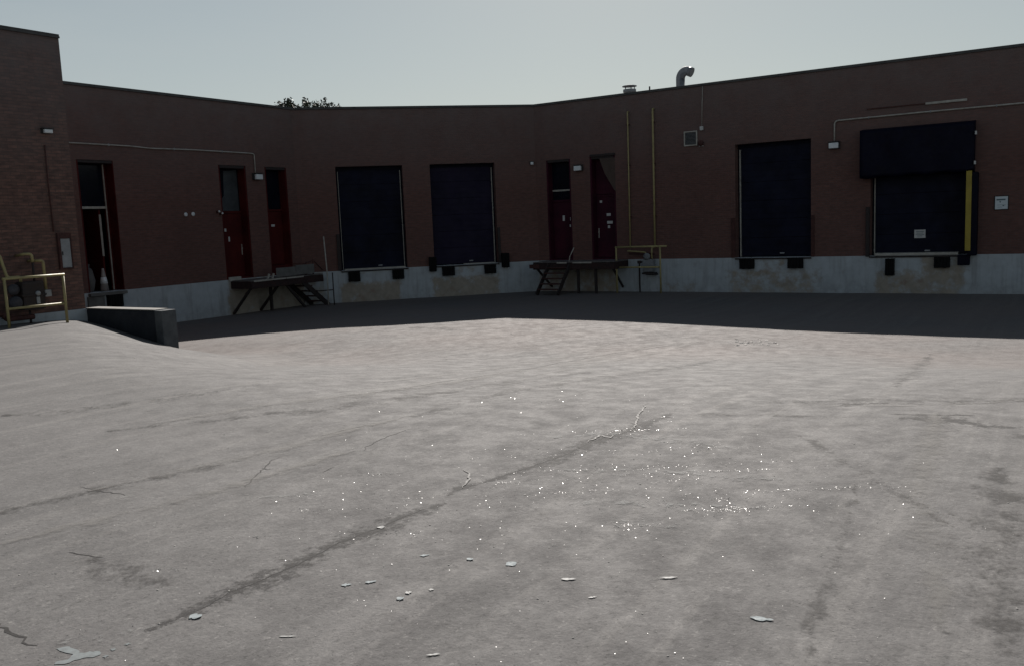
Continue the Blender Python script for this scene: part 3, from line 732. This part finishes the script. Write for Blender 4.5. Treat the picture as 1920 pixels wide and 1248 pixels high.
bm = B(); lathe(bm, (-.02, -.12, 1.26), [(.11, .05), (.12, .0), (.12, -.03), (.06, -.05)], 16, 'y'); obj('regulator', bm, 'meter', t)
bm = B(); tube(bm, [(-.82, .28, 1.46), (-.82, .0, 1.46), (-.1, 0, 1.40), (-.1, 0, 1.02)], .028, 8); tube(bm, [(.12, .28, 1.55), (.12, 0, 1.55), (.12, 0, 1.02)], .03, 8); obj('yellow_pipework', bm, 'yellow', t)
bm = B(); tube(bm, [(-.75, .02, 1.36), (.2, .02, 1.33)], .035, 8); obj('red_pipe', bm, 'rust', t)
bm = B(); tube(bm, [(-.36, 0, 0), (-.36, 0, 1.06), (-.2, 0, 1.06)], .03, 8); lathe(bm, (-.36, 0, 1.06), [(.07, -.05), (.07, .05)], 10); obj('black_pipe', bm, 'dark_steel', t)
bm = B(); bx(bm, -.20, .24, -.16, .16, .64, .70, .01); bx(bm, -.18, .2, .10, .34, .60, .64); obj('shelf', bm, 'dark_steel', t)
# meters at the wing
t = on('gas_meter', 'dark gas meter set with yellow goosenecks behind the wing guard', 'gas meter', 'B', -1.40, .35, gz(*wp('B', -1.4, .35))); zb = t.location.z
def Z(z): return z - zb
bm = B(); bx(bm, -.20, .26, -.14, .16, Z(.12), Z(.70), .05); bx(bm, -.22, .28, -.16, .18, Z(.40), Z(.44), .012); obj('meter_body', bm, 'dark_steel', t)
bm = B(); lathe(bm, (-.34, -.12, Z(.30)), [(.10, .1), (.125, .06), (.125, -.02), (.07, -.07), (.02, -.075)], 18, 'y'); lathe(bm, (-.34, -.10, Z(.56)), [(.05, .1), (.11, .05), (.11, .0), (.05, -.04)], 18, 'y'); obj('regulator', bm, 'meter_dark', t)
bm = B(); bx(bm, .28, .42, -.10, .06, Z(.36), Z(.50), .02); obj('counter', bm, 'galv', t)
bm = B(); lathe(bm, (.10, -.13, Z(.45)), [(.05, 0), (.05, -.04), (.02, -.06)], 12, 'y'); obj('dial', bm, 'galv', t)
bm = B(); bx(bm, .06, .13, -.165, -.14, Z(.24), Z(.38), .01); obj('name_plate', bm, 'galv', t)
for pts in ([(-.62, .33, Z(1.27)), (-.48, .05, Z(1.27)), (-.40, 0, Z(.80)), (-.14, 0, Z(.80)), (-.14, 0, Z(.70))], [(.0, .34, Z(1.22)), (.0, .05, Z(1.25)), (.14, .0, Z(1.25)), (.14, .0, Z(1.08))], [(.24, .34, Z(1.10)), (.26, .05, Z(1.10)), (.36, 0, Z(1.10)), (.36, 0, Z(.49))]):
    bm = B(); tube(bm, pts, .03, 8, .07); obj('gooseneck_pipe', bm, 'yellow', t)
bm = B(); tube(bm, [(.14, 0, Z(1.09)), (.14, 0, Z(.69))], .024, 8); obj('drop_pipe', bm, 'dark_steel', t)
bm = B(); tube(bm, [(-.9, 0, Z(.10)), (-.55, 0, Z(.10)), (-.50, 0, Z(-.02)), (.05, 0, Z(-.02))], .055, 10); lathe(bm, (-.50, 0, Z(.04)), [(.09, -.04), (.09, .04)], 12); obj('red_pipe', bm, 'rust', t)
for x in (-.45, -.02):
    bm = B(); tube(bm, [(x, 0, 0), (x, 0, Z(.14))], .024, 8); obj('leg', bm, 'dark_steel', t)
# utility cabinet on the wing
t = on('utility_cabinet', 'narrow recessed cabinet with a pale grey door on the wing', 'cabinet', 'B', -.36, 0, .88)
bm = B()
for a in ((-.15, -.095, 0, .77), (.128, .15, 0, .77), (-.0945, .1275, 0, .03), (-.0945, .1275, .655, .77)): bx(bm, a[0], a[1], -.07, -.003, a[2], a[3], .004)
obj('frame', bm, 'rust', t)
bm = B(); bx(bm, -.092, .125, -.05, -.004, .034, .65, .006); obj('door', bm, 'galv', t)
bm = B(); bx(bm, -.075, -.055, -.062, -.0505, .30, .38, .003); obj('handle', bm, 'dark_steel', t)
bm = B(); tube(bm, [(-.20, -.03, .80), (-.21, -.03, 1.9), (-.20, -.03, 2.6)], .013, 6); obj('conduit', bm, 'rust', t)

# ---------------------------------------------------------------- steel platforms and their steps
def platform(label, k, u0, u1, dep, zt, edge=()):
    t = on('steel_platform', label, 'platform', k, (u0 + u1) / 2, 0, gz(*wp(k, (u0 + u1) / 2, dep / 2))); c = (u0 + u1) / 2; zb = t.location.z
    bm = B(); bx(bm, u0 - c, u1 - c, -dep, -.035, zt - .03 - zb, zt - zb, .003); obj('deck', bm, 'deck', t)
    bm = B(); bx(bm, u0 - c, u1 - c, -dep - .012, -dep - .001, zt - .27 - zb, zt - .045 - zb); bx(bm, u0 - c, u0 - c + .012, -dep, -.035, zt - .27 - zb, zt - .034 - zb); bx(bm, u1 - c - .012, u1 - c, -dep, -.035, zt - .27 - zb, zt - .034 - zb)
    for i in range(6):
        x = u0 - c + (u1 - u0) * (i + .5) / 6; bx(bm, x - .03, x + .03, -dep + .002, -.035, zt - .17 - zb, zt - .034 - zb)
    obj('beams', bm, 'rust_dark', t)
    for a, b in edge:
        bm = B(); bx(bm, a - c, b - c, -dep - .03, -dep - .013, zt - .055 - zb, zt - .004 - zb, .003); obj('edge_strip', bm, 'metal_light', t)
    return t, c, zb
t, c, zb = platform('rusty steel platform with bracing under the two red doors', 'L', -3.25, .0, 1.0, -.03, edge=((-3.15, -1.75), (-1.72, -.95)))
for x in (-3.2, -2.05):
    bm = B(); beam(bm, (x - c, -1.0, -.2 - zb), (x - c - .05, -.06, -1.12 - zb), .07, .07); obj('brace', bm, 'dark_steel', t)
bm = B(); beam(bm, (-2.0 - c, -.5, -.2 - zb), (-2.0 - c, -.5, -1.12 - zb), .08, .08); obj('leg', bm, 'dark_steel', t)
bm = B(); beam(bm, (-1.75 - c, -.9, -.2 - zb), (-.85 - c, -.9, -1.14 - zb), .07, .07); obj('brace', bm, 'dark_steel', t)
bm = B(); bx(bm, -2.15 - c, -1.28 - c, -1.0, -.985, .0 - zb, .30 - zb, .004); bx(bm, -1.26 - c, -.40 - c, -1.0, -.985, .02 - zb, .34 - zb, .004); obj('kick_panel', bm, 'pier', t)
bm = B(); bx(bm, -3.34 - c, -2.85 - c, -.09, -.035, -.05 - zb, .085 - zb, .004); obj('sill_plate', bm, 'metal_light', t)
bm = B()
for x in (-2.5, -2.3): beam(bm, (x - c, -.95, -.03 - zb), (x - c + .08, -.95, .13 - zb), .05, .05)
obj('loose_fitting', bm, 'metal_light', t)
for x, h in ((-.75, .42), (-.40, .50)):
    bm = B(); tube(bm, [(x - c, -.93, -.03 - zb), (x - c + .02, -.93, h - zb)], .022, 8); obj('rail_post', bm, 'rust', t)
bm = B(); tube(bm, [(-1.3 - c, -.93, .40 - zb), (-.74 - c, -.93, .38 - zb), (-.36 - c, -.93, .46 - zb), (.05 - c, -.93, .10 - zb)], .018, 8); obj('hand_rail', bm, 'rust', t)
for y in (-.98, -.22):
    bm = B(); beam(bm, (-1.15 - c, y, -.10 - zb), (.22 - c, y, -1.17 - zb), .045, .17); obj('stringer', bm, 'dark_steel', t)
for i in range(5):
    f = (i + .6) / 5.2; x = -1.0 + 1.2 * f - c; z = -.10 - 1.02 * f - zb
    bm = B(); bx(bm, x - .11, x + .13, -.955, -.245, z - .02, z + .015, .004); obj('tread', bm, 'rust', t)
# tall thin post and cross rail at the foot of the steps
pl = wp('M', .83, 1.0)
t = thing('steel_post', 'tall thin pale post at the foot of the platform steps', 'post', (pl[0], pl[1], gz(*pl)), -R(AZ['M'])); zb = t.location.z
bm = B(); tube(bm, [(.0, 0, 0), (.02, 0, 1.2), (-.02, 0, 1.27 - zb)], .022, 8); obj('upright', bm, 'metal_light', t)
bm = B(); tube(bm, [(-.5, 0, -.62 - zb), (.2, 0, -.60 - zb)], .018, 8); tube(bm, [(.2, 0, -zb - .0), (.2, 0, 0)], .02, 8); obj('cross_rail', bm, 'dark_steel', t)
bm = B(); bx(bm, -.06, .06, -.06, .06, 0, .012); obj('foot_plate', bm, 'dark_steel', t)

t, c, zb = platform('dark steel platform with front steps under the two maroon doors', 'R', .45, 3.72, 1.2, -.0, edge=((1.45, 1.85), (2.1, 2.85)))
bm = B(); beam(bm, (.50 - c, -1.2, -.12 - zb), (.56 - c, -.06, -.98 - zb), .06, .06); obj('brace', bm, 'dark_steel', t)
bm = B(); beam(bm, (3.6 - c, -1.2, -.12 - zb), (3.5 - c, -.06, -.98 - zb), .06, .06); obj('brace', bm, 'dark_steel', t)
for x in (2.25, 2.95):
    bm = B(); beam(bm, (x - c, -1.1, -.15 - zb), (x - c, -1.1, -.02), .08, .08); obj('leg', bm, 'dark_steel', t)
for x in (1.12, 1.98):
    bm = B(); beam(bm, (x - c, -1.2, -.10 - zb), (x - c, -2.15, .05), .04, .17); obj('stringer', bm, 'dark_steel', t)
for i in range(5):
    f = (i + .5) / 5; bm = B(); y = -1.22 - .9 * f; z = -.02 - zb - (1.0) * (i + 1) / 5.6
    bx(bm, 1.145 - c, 1.955 - c, y - .13, y + .11, z - .02, z + .015, .004); obj('tread', bm, 'rust', t)
bm = B(); tube(bm, [(1.95 - c, -1.2, .0 - zb), (1.98 - c, -1.2, .18 - zb), (2.16 - c, -1.2, .50 - zb)], .018, 8); obj('grab_rail', bm, 'metal_light', t)
bm = B(); bx(bm, .30 - c, .72 - c, -1.24, -1.205, -.22 - zb, -.08 - zb, .005); obj('end_plate', bm, 'rust', t)

# ---------------------------------------------------------------- things on the roof
def rooft(name, label, cat, u, off):
    return on(name, label, cat, 'R', u, -off, 5.5)
t = rooft('vent_pipe', 'grey gooseneck vent pipe standing up above the roof edge', 'vent pipe', 4.61, 3)
bm = B(); r0 = .165
pts = [(0, 0, 0), (0, 0, 1.0)] + [(.235 - .235 * math.cos(a), 0, 1.0 + .27 * math.sin(a)) for a in [math.pi * i / 10 * .66 for i in range(1, 11)]]
tube(bm, pts, r0, 18, .0001); obj('pipe', bm, 'galv', t)
e = pts[-1]
bm = B(); ed = Vector(pts[-1]) - Vector(pts[-2]); ed.normalize(); tube(bm, [tuple(Vector(e) - ed * .03), tuple(Vector(e) + ed * .12)], r0 * 1.07, 18); obj('hood_lip', bm, 'meter', t)
bm = B(); lathe(bm, (0, 0, 0), [(.30, 0), (.22, .12), (.17, .16)], 18); obj('flashing', bm, 'galv', t)
t = rooft('roof_ventilator', 'flat capped mushroom ventilator on the roof near the gooseneck pipe', 'ventilator', 2.54, 3)
bm = B(); lathe(bm, (0, 0, 0), [(.20, 0), (.20, .74), (.25, .76), (.25, .86), (.20, .87)], 18); obj('drum', bm, 'galv', t)
bm = B(); lathe(bm, (0, 0, 0), [(.28, .965), (.28, .99), (.18, 1.015), (.02, 1.02)], 18); obj('cap', bm, 'galv', t)
bm = B()
for i in range(5):
    a = 2 * math.pi * i / 5 + .4; tube(bm, [(.19 * math.cos(a), .19 * math.sin(a), .86), (.19 * math.cos(a), .19 * math.sin(a), .975)], .016, 6)
obj('struts', bm, 'galv', t)
t = rooft('roof_pipe', 'short thin pipe stub on the roof right of the ventilator', 'pipe', 3.37, 3)
bm = B(); tube(bm, [(0, 0, 0), (0, 0, .88)], .03, 8); obj('stub', bm, 'dark_steel', t)
bm = B(); lathe(bm, (0, 0, 0), [(.10, 0), (.05, .1)], 10); obj('flashing', bm, 'dark_steel', t)

# ---------------------------------------------------------------- tree behind the roof
tx, ty = -11.6, 54.0
t = thing('tree', 'leafy tree whose top shows above the roof on the left', 'tree', (tx, ty, gz(tx, ty) + .35))
zb = t.location.z
bm = B(); tube(bm, [(0, 0, 0), (.1, .05, 2.5), (0, .1, 5), (.1, 0, 8.2)], [.22, .05], 10, .5)
tips = []
for i in range(13):
    a = i * 2.4; z0 = 3.5 + .32 * i; e = Vector((math.cos(a) * rnd.uniform(.7, 1.6), math.sin(a) * rnd.uniform(.5, 1.3), z0 + rnd.uniform(1.2, 2.4)))
    e.z = min(e.z, 9.2); tips.append(e); tube(bm, [(0.03, .03, z0), tuple(e * .5 + Vector((0, 0, z0 * .5 + .1))), tuple(e)], [.06, .015], 6, .3)
obj('trunk', bm, 'bark', t)
bm = B()
def leaf(p, s, up_=0.0):
    d = Vector((rnd.gauss(0, 1), rnd.gauss(0, 1), rnd.gauss(up_, 1))).normalized(); q = d.orthogonal().normalized(); q = Matrix.Rotation(rnd.uniform(0, 6.28), 3, d) @ q; w_ = d.cross(q)
    bm.faces.new([bm.verts.new(p + c) for c in (-q * s * .15, w_ * s * .32 + q * s * .4, q * s, -w_ * s * .32 + q * s * .4)])
TOPS = []
for i in range(46):
    x = rnd.uniform(-1.75, 1.75); base = 9.02 - zb - .10 * max(0, (x - .1)) - .06 * abs(x)
    TOPS.append((x, rnd.uniform(-1, 1), base - abs(rnd.gauss(0, .28)) + .38))
TOPS.append((1.78, -.2, 9.32)); TOPS.append((1.70, -.1, 9.2))
for x, y, z in TOPS:                                     # upright sprigs that break the skyline
    for i in range(40):
        f = rnd.random(); leaf(Vector((x + rnd.gauss(0, .05 + .12 * (1 - f)), y + rnd.gauss(0, .12), z - .75 * (1 - f))), rnd.uniform(.11, .21), .5)
for i in range(2600):
    p = Vector((rnd.gauss(0, .85), rnd.gauss(0, .8), rnd.uniform(4.2, 8.6))); p.x *= 1.1
    if mnoise.noise(p * .9) > -.15: leaf(p, rnd.uniform(.12, .2))
obj('crown', bm, 'leaf', t)

# ---------------------------------------------------------------- marks on the pavement
def strip(pts, width, mat, lift, jit=.0, taper=True, step=.12, uvl=True):
    """a thin sheet a few mm above the pavement along a polyline"""
    P = [Vector((x, y, 0)) for x, y in pts]; q = [P[0]]
    for a, b in zip(P, P[1:]):
        n = max(1, int((b - a).length / step))
        q += [a + (b - a) * i / n for i in range(1, n + 1)]
    bm = B(); uv = bm.loops.layers.uv.new('UVMap'); rows = []; L = 0
    for i, p in enumerate(q):
        d = (q[min(i + 1, len(q) - 1)] - q[max(i - 1, 0)]).normalized(); s = Vector((-d.y, d.x, 0))
        p = p + s * rnd.uniform(-jit, jit); wd = width * (1 + rnd.uniform(-.25, .25))
        if taper: wd *= min(1, .25 + 3 * min(i, len(q) - 1 - i) / len(q))
        if i: L += (q[i] - q[i - 1]).length
        row = []
        for v in (-1, -.33, .33, 1):
            c = p + s * (v * wd / 2); row.append((bm.verts.new((c.x, c.y, gz(c.x, c.y) + lift)), L, v))
        rows.append(row)
    for a, b in zip(rows, rows[1:]):
        for j in range(3):
            qd = (a[j], a[j + 1], b[j + 1], b[j]); f = bm.faces.new([k[0] for k in qd])
            for lp, k in zip(f.loops, qd): lp[uv].uv = (k[1], k[2])
    return bm
CR = {'c1': [(-1.76, 5.54), (-1.77, 5.71), (-1.76, 5.94), (-1.76, 6.21), (-1.72, 6.28)], 'c1b': [(-1.78, 6.0), (-1.73, 5.95), (-1.69, 5.97)],
 'c2': [(-1.31, 5.83), (-1.3, 5.9), (-1.27, 5.95)], 'c3': [(-1.56, 6.89), (-1.42, 7.05), (-1.31, 7.19), (-1.24, 7.28)], 'c3b': [(-1.12, 6.37), (-1.13, 6.48), (-1.03, 6.76), (-0.89, 7.03)],
 'c4': [(-2.26, 3.65), (-2.21, 3.6), (-2.16, 3.55), (-2.11, 3.52), (-1.99, 3.41)], 'c5': [(-2.38, 4.5), (-2.25, 4.43), (-2.16, 4.39)], 'seam': [(-1.49, 3.61), (-1.41, 3.71), (-1.34, 3.87), (-1.25, 3.98), (-1.1, 4.18), (-0.94, 4.47), (-0.75, 4.7), (-0.59, 4.91), (-0.44, 5.06)], 'seam2': [(-0.24, 5.43), (-0.07, 5.59), (0.1, 5.75), (0.34, 6.03), (0.55, 6.35), (0.73, 6.55)], 'c6': [(-2.91, 5.72), (-2.71, 5.59), (-2.5, 5.48)],
 'long': [(-1.75, 8.82), (-1.39, 9.3), (-1.02, 10.13), (-0.44, 11.25), (0.29, 12.96), (0.76, 14.21), (1.26, 15.03), (1.71, 15.76), (2.38, 16.4), (3.33, 17.12), (3.93, 17.5)]}
CW = {'c1': .012, 'c1b': .009, 'c2': .012, 'c3': .014, 'c3b': .012, 'c4': .02, 'c5': .010, 'c6': .011, 'seam': .007, 'seam2': .008, 'long': .035}
for k, v in CR.items():
    tag(obj('pavement_crack', strip(v, CW[k] * .8, None, .0012, CW[k] * .9, step=.035 if k != 'long' else .15), 'crack'), None, kind='structure')
for v in ([(0.88, 6.65), (0.95, 6.9), (1.03, 7.28), (1.1, 7.54), (1.19, 7.93)], [(-0.36, 5.75), (-0.32, 5.62), (-0.32, 5.47), (-0.36, 5.34)], [(0.51, 6.33), (0.65, 6.56), (0.7, 6.43), (0.73, 6.55)]):
    tag(obj('pavement_crack', strip(v, .014, None, .0058, .014, step=.03), 'pale_crack'), None, kind='structure')
ST = [([(-1.59, 3.52), (-1.49, 3.61), (-1.41, 3.71), (-1.34, 3.87), (-1.25, 3.98), (-1.1, 4.18), (-0.94, 4.47), (-0.75, 4.7), (-0.59, 4.91), (-0.44, 5.06)], .24, 'stain'),
 ([(-.44, 5.2), (-0.4, 5.31), (-0.31, 5.39), (-0.22, 5.43)], .14, 'stain'), ([(-0.24, 5.43), (-0.07, 5.59), (0.1, 5.75), (0.34, 6.03), (0.55, 6.35), (0.73, 6.55), (0.92, 6.74), (1.33, 7.39)], .26, 'stain'),
 ([(2.05, 6.3), (2.11, 5.77), (2.1, 5.38), (2.12, 5.11), (2.16, 4.91), (2.18, 4.68), (2.19, 4.46), (2.2, 4.3)], .16, 'faint'), ([(2.0, 5.05), (1.62, 4.29), (1.3, 3.67), (1.08, 3.24), (0.97, 2.8)], .10, 'faint'),
 ([(3.0, 6.78), (3.12, 6.73), (3.26, 6.66), (3.37, 6.56), (3.47, 6.38), (3.7, 6.3)], .30, 'stain'), ([(3.0, 6.98), (3.3, 6.86), (3.6, 6.78)], .16, 'stain'), ([(3.35, 6.2), (3.6, 5.9), (3.75, 5.4)], .3, 'faint'), ([(2.8, 7.5), (2.91, 7.53), (3.06, 7.6), (3.25, 7.55)], .25, 'stain'),
 ([(3.83, 8.74), (4.49, 9.95), (5.73, 12.38), (7.29, 15.26)], .35, 'faint'), ([(1.3, 7.3), (1.67, 7.25), (1.99, 7.14), (2.5, 6.95)], .2, 'faint'), ([(-2.6, 22.0), (-1.67, 21.22), (-1.1, 20.6)], .8, 'faint'),
 ([(-3.4, 5.0), (-3.01, 5.43), (-2.8, 5.57), (-2.58, 5.77), (-2.35, 5.92), (-2.0, 6.26)], .22, 'faint'), ([(-4.9, 8.3), (-4.16, 8.43), (-4.0, 8.54), (-3.39, 8.87), (-2.9, 9.5)], .4, 'faint'),
 ([(2.95, 5.3), (2.55, 4.5), (2.21, 3.93), (1.92, 3.49), (1.75, 3.0)], .5, 'faint'), ([(-2.2, 4.4), (-1.9, 4.1), (-1.6, 4.0)], .3, 'faint'),
 ([(2.0, 7.9), (3.2, 7.75), (4.6, 7.55), (6, 7.2)], .5, 'faint'), ([(-.9, 7.6), (.2, 9.3), (1.6, 11.4), (3.4, 14.2)], .5, 'faint'), ([(-3.5, 7.4), (-1.8, 8.0), (-.4, 9.6), (1.5, 12.5)], .4, 'faint'),
 ([(-1.6, 5.3), (-1.43, 5.34), (-1.2, 5.36)], .16, 'pale'), ([(.40, 4.6), (0.64, 4.53), (.85, 4.48)], .22, 'pale'), ([(-1.1, 5.72), (-0.91, 5.73), (-.7, 5.74)], .06, 'pale'), ([(-1.9, 3.42), (-1.72, 3.48), (-1.5, 3.53)], .16, 'pale'),
 ([(.2, 4.95), (.6, 4.9), (1.4, 4.72)], .3, 'pale'), ([(.3, 5.62), (.9, 5.5), (1.6, 5.2)], .25, 'pale'), ([(1.5, 6.0), (.7, 6.6), (.2, 6.5)], .3, 'pale'), ([(4.0, 17.4), (4.6, 17.1), (5.3, 17.3)], .7, 'pale'),
 ([(-.6, 10.6), (.6, 13.4), (2.8, 17.3)], .40, 'worn'), ([(-1.6, 10.3), (-.2, 13.2), (2.0, 17.6)], .28, 'worn'), ([(.3, 11.3), (1.4, 14.0), (3.7, 17.4)], .22, 'worn'), ([(-3.2, 7.6), (-1.6, 8.9), (-.2, 11.2)], .30, 'worn'), ([(2.5, 7.5), (3.4, 7.38), (4.3, 7.5), (5.6, 7.9)], .07, 'worn'), ([(-2.8, 5.6), (-1.7, 6.6), (-.9, 7.7)], .18, 'worn'), ([(1.6, 3.2), (2.3, 4.9), (3.4, 7.0)], .20, 'worn'), ([(-2.9, 4.6), (-1.9, 5.5), (-1.2, 6.4)], .16, 'worn')]
for i, (p, wd, mt) in enumerate(ST):
    tag(obj('pavement_stain', strip(p, wd * 1.7, None, .0015 + .00012 * i, .02, step=.1), mt), None, kind='structure')
# pale splash at the lower left
for pts in ([(-1.89, 3.385), (-1.84, 3.40), (-1.79, 3.36), (-1.76, 3.335), (-1.73, 3.345), (-1.69, 3.35), (-1.675, 3.315), (-1.70, 3.295), (-1.75, 3.285), (-1.77, 3.255), (-1.82, 3.25), (-1.83, 3.27), (-1.785, 3.29), (-1.79, 3.33)],
            [(-1.66, 3.36), (-1.645, 3.375), (-1.63, 3.36), (-1.64, 3.35)], [(-1.615, 3.395), (-1.605, 3.41), (-1.59, 3.40), (-1.60, 3.39)], [(-1.66, 3.30), (-1.65, 3.31), (-1.635, 3.30), (-1.645, 3.29)]):
    bm = B(); q = []
    for (x0, y0), (x1, y1) in zip(pts, pts[1:] + pts[:1]):
        for f in (0, .33, .66): q.append((x0 + (x1 - x0) * f + rnd.uniform(-.004, .004), y0 + (y1 - y0) * f + rnd.uniform(-.006, .006)))
    bm.faces.new([bm.verts.new((x, y, gz(x, y) + .002)) for x, y in q]); bmesh.ops.triangulate(bm, faces=bm.faces[:])
    tag(obj('pavement_stain', bm, 'splash'), None, kind='structure')

# litter: each scrap its own curled piece
LIT = [(-0.05, 4.06, .058, .049, 'pale bluish plastic scrap lying flat in the middle of the foreground', 1), (0.21, 3.85, .066, .030, 'short white sliver of plastic pointing right, second of the row of slivers', 0),
 (0.66, 3.82, .081, .020, 'thin straight white plastic strip, the longest in the row', 0), (0.30, 3.65, .039, .016, 'tiny white sliver below the row of plastic slivers', 0),
 (-0.35, 3.20, .056, .016, 'straight white strip alone near the bottom edge of the picture', 0), (-0.25, 4.14, .038, .030, 'small pale scrap just left of the bluish plastic piece', 1),
 (-0.41, 3.80, .025, .02, 'tiny white crumb right of the pair of bluish scraps', 0), (-0.51, 3.78, .030, .034, 'white upper scrap of a close pair left of centre', 0), (-0.54, 3.72, .035, .04, 'pale bluish lower scrap of a close pair left of centre', 1),
 (-0.48, 4.22, .049, .026, 'faint folded scrap above the small pale ones', 1), (0.95, 3.37, .093, .034, 'curved pale blue plastic strip, alone at the lower right', 1), (-1.41, 3.63, .055, .055, 'pale triangular scrap at the lower end of the dark seam', 1),
 (-0.81, 3.90, .047, .034, 'pale scrap farthest left of the scattered ones beside the seam', 1), (-0.70, 3.92, .052, .03, 'faint pale flake between the seam and the close pair', 1),
 (-0.76, 4.67, .042, .05, 'crumpled white scrap caught on the dark seam', 0), (-0.96, 3.41, .07, .014, 'thin brownish white stick lying near the lower left', 0)]
for i, (x, y, wd, dp, lb, mt) in enumerate(LIT):
    bm = B(); n = 7; z = gz(x, y); ang = rnd.uniform(-.25, .25) if dp < .03 else rnd.uniform(-.6, .6); top = []; bot = []
    for k in range(n + 1):
        s = k / n - .5; hw = dp / 2 * (1 - (abs(s) * 2) ** 2 * .85) * rnd.uniform(.35, 1.25)
        for lst, sg in ((top, 1), (bot, -1)): lst.append(Vector((s * wd, sg * hw + .1 * wd * s * s, .0025 + .003 * abs(s) * (i % 3) + rnd.uniform(0, .001))))
    va = [bm.verts.new(p) for p in bot]; vb = [bm.verts.new(p) for p in top]
    for k in range(n): bm.faces.new((va[k], va[k + 1], vb[k + 1], vb[k]))
    r = bmesh.ops.extrude_face_region(bm, geom=bm.faces[:]); bmesh.ops.translate(bm, verts=[q for q in r['geom'] if isinstance(q, bmesh.types.BMVert)], vec=(0, 0, .0006))
    tag(obj('litter_scrap', bm, 'scrap_blue' if mt else 'scrap', None, (x, y, z), ang), lb, 'litter', 'plastic scraps on the pavement')

# glinting grit
GL = [(0.03, 8.50, 0.23, 0.24, 14), (0.74, 6.64, 0.44, 0.29, 40), (1.17, 6.97, 0.25, 0.67, 35), (1.35, 6.04, 0.40, 0.32, 60), (0.76, 5.57, 0.47, 0.14, 60), (0.95, 5.30, 0.48, 0.28, 70), (1.15, 4.90, 0.25, 0.24, 60), (1.15, 4.71, 0.24, 0.07, 70), (0.59, 4.53, 0.22, 0.11, 70), (1.93, 5.02, 0.12, 0.05, 14), (2.19, 4.98, 0.15, 0.05, 8), (-0.11, 5.42, 0.50, 0.35, 60), (-0.91, 5.72, 0.25, 0.05, 16), (-0.68, 5.11, 0.26, 0.21, 25), (-1.36, 5.31, 0.20, 0.11, 30), (-1.78, 4.19, 0.16, 0.07, 18), (-0.58, 4.55, 0.20, 0.18, 28), (-0.42, 7.04, 2.19, 2.60, 90), (-0.04, 4.48, 2.54, 1.83, 260), (2.33, 4.21, 0.15, 1.22, 40), (-1.85, 3.50, 0.35, 0.30, 30), (-2.72, 6.12, 0.97, 0.74, 25), (-0.53, 4.90, 2.17, 0.58, 120), (1.3, 5.45, .9, .05, 60), (.9, 5.62, 1.1, .04, 50), (1.6, 5.0, .8, .05, 45), (.3, 6.05, 1.2, .05, 40), (1.25, 4.72, .6, .03, 50), (0.2, 5.15, 1.0, .05, 40), (.8, 6.7, .8, .06, 40), (-1.1, 5.0, .7, .04, 25), (-2.3, 4.2, .5, .03, 20), (-1.4, 4.6, .6, .03, 20)]
bm = B()
for cx, cy, rx, ry, n in GL:
    for i in range(int(n * (3.0 if ry < .08 or rx > 1 else 1.4))):
        a = rnd.uniform(0, 6.283); q = math.sqrt(rnd.random()) if rx > 1 else abs(rnd.gauss(0, .55))
        x, y = cx + rx * q * math.cos(a), cy + ry * q * math.sin(a)
        if y < 2.6: continue
        s = rnd.uniform(.0009, .0022) * (1 + y * .09) * (1.7 if rnd.random() < .08 else 1)
        tl = Vector((rnd.gauss(0, .22), rnd.gauss(0, .22), 1)).normalized(); e1 = tl.orthogonal().normalized(); e1 = Matrix.Rotation(rnd.uniform(0, 6.28), 3, tl) @ e1; e2 = tl.cross(e1)
        c = Vector((x, y, gz(x, y) + .002 + s * .3))
        bm.faces.new([bm.verts.new(c + e1 * s * math.cos(b_) * rnd.uniform(.7, 1.3) + e2 * s * math.sin(b_) * rnd.uniform(.7, 1.3)) for b_ in (0, 1.6, 3.1, 4.7)])
tag(obj('broken_glass', bm, 'shard'), 'fine broken glass and grit glinting across the pavement', kind='stuff')
# crumbled patch near the shadow edge
bm = B()
for i in range(34):
    x, y = 4.75 + rnd.gauss(0, .25), 17.15 + rnd.gauss(0, .28); s = rnd.uniform(.008, .03)
    m4 = Matrix.Translation((x, y, gz(x, y) + s * .2)) @ Matrix.Rotation(rnd.uniform(0, 6), 4, 'Z') @ Matrix.Diagonal((s * 1.8, s, s * .22, 1))
    bmesh.ops.create_icosphere(bm, subdivisions=1, radius=1, matrix=m4)
for v in bm.verts: v.co += Vector((rnd.gauss(0, .006), rnd.gauss(0, .006), rnd.gauss(0, .004)))
tag(obj('rubble', bm, 'rubble'), 'crumbs of broken asphalt in a pothole by the shadow edge', kind='stuff')
bm = B()
for i in range(150):
    y = rnd.uniform(2.7, 9) if i < 100 else rnd.uniform(9, 20); x = rnd.uniform(-.62, .62) * y; s = rnd.uniform(.0015, .0038) * (1 + y * .08)
    m4 = Matrix.Translation((x, y, gz(x, y) + s * .3)) @ Matrix.Rotation(rnd.uniform(0, 6), 4, 'Z') @ Matrix.Diagonal((s * 1.4, s, s * .6, 1))
    bmesh.ops.create_icosphere(bm, subdivisions=1, radius=1, matrix=m4)
tag(obj('gravel', bm, 'rubble'), 'loose stones scattered over the worn pavement', kind='stuff')
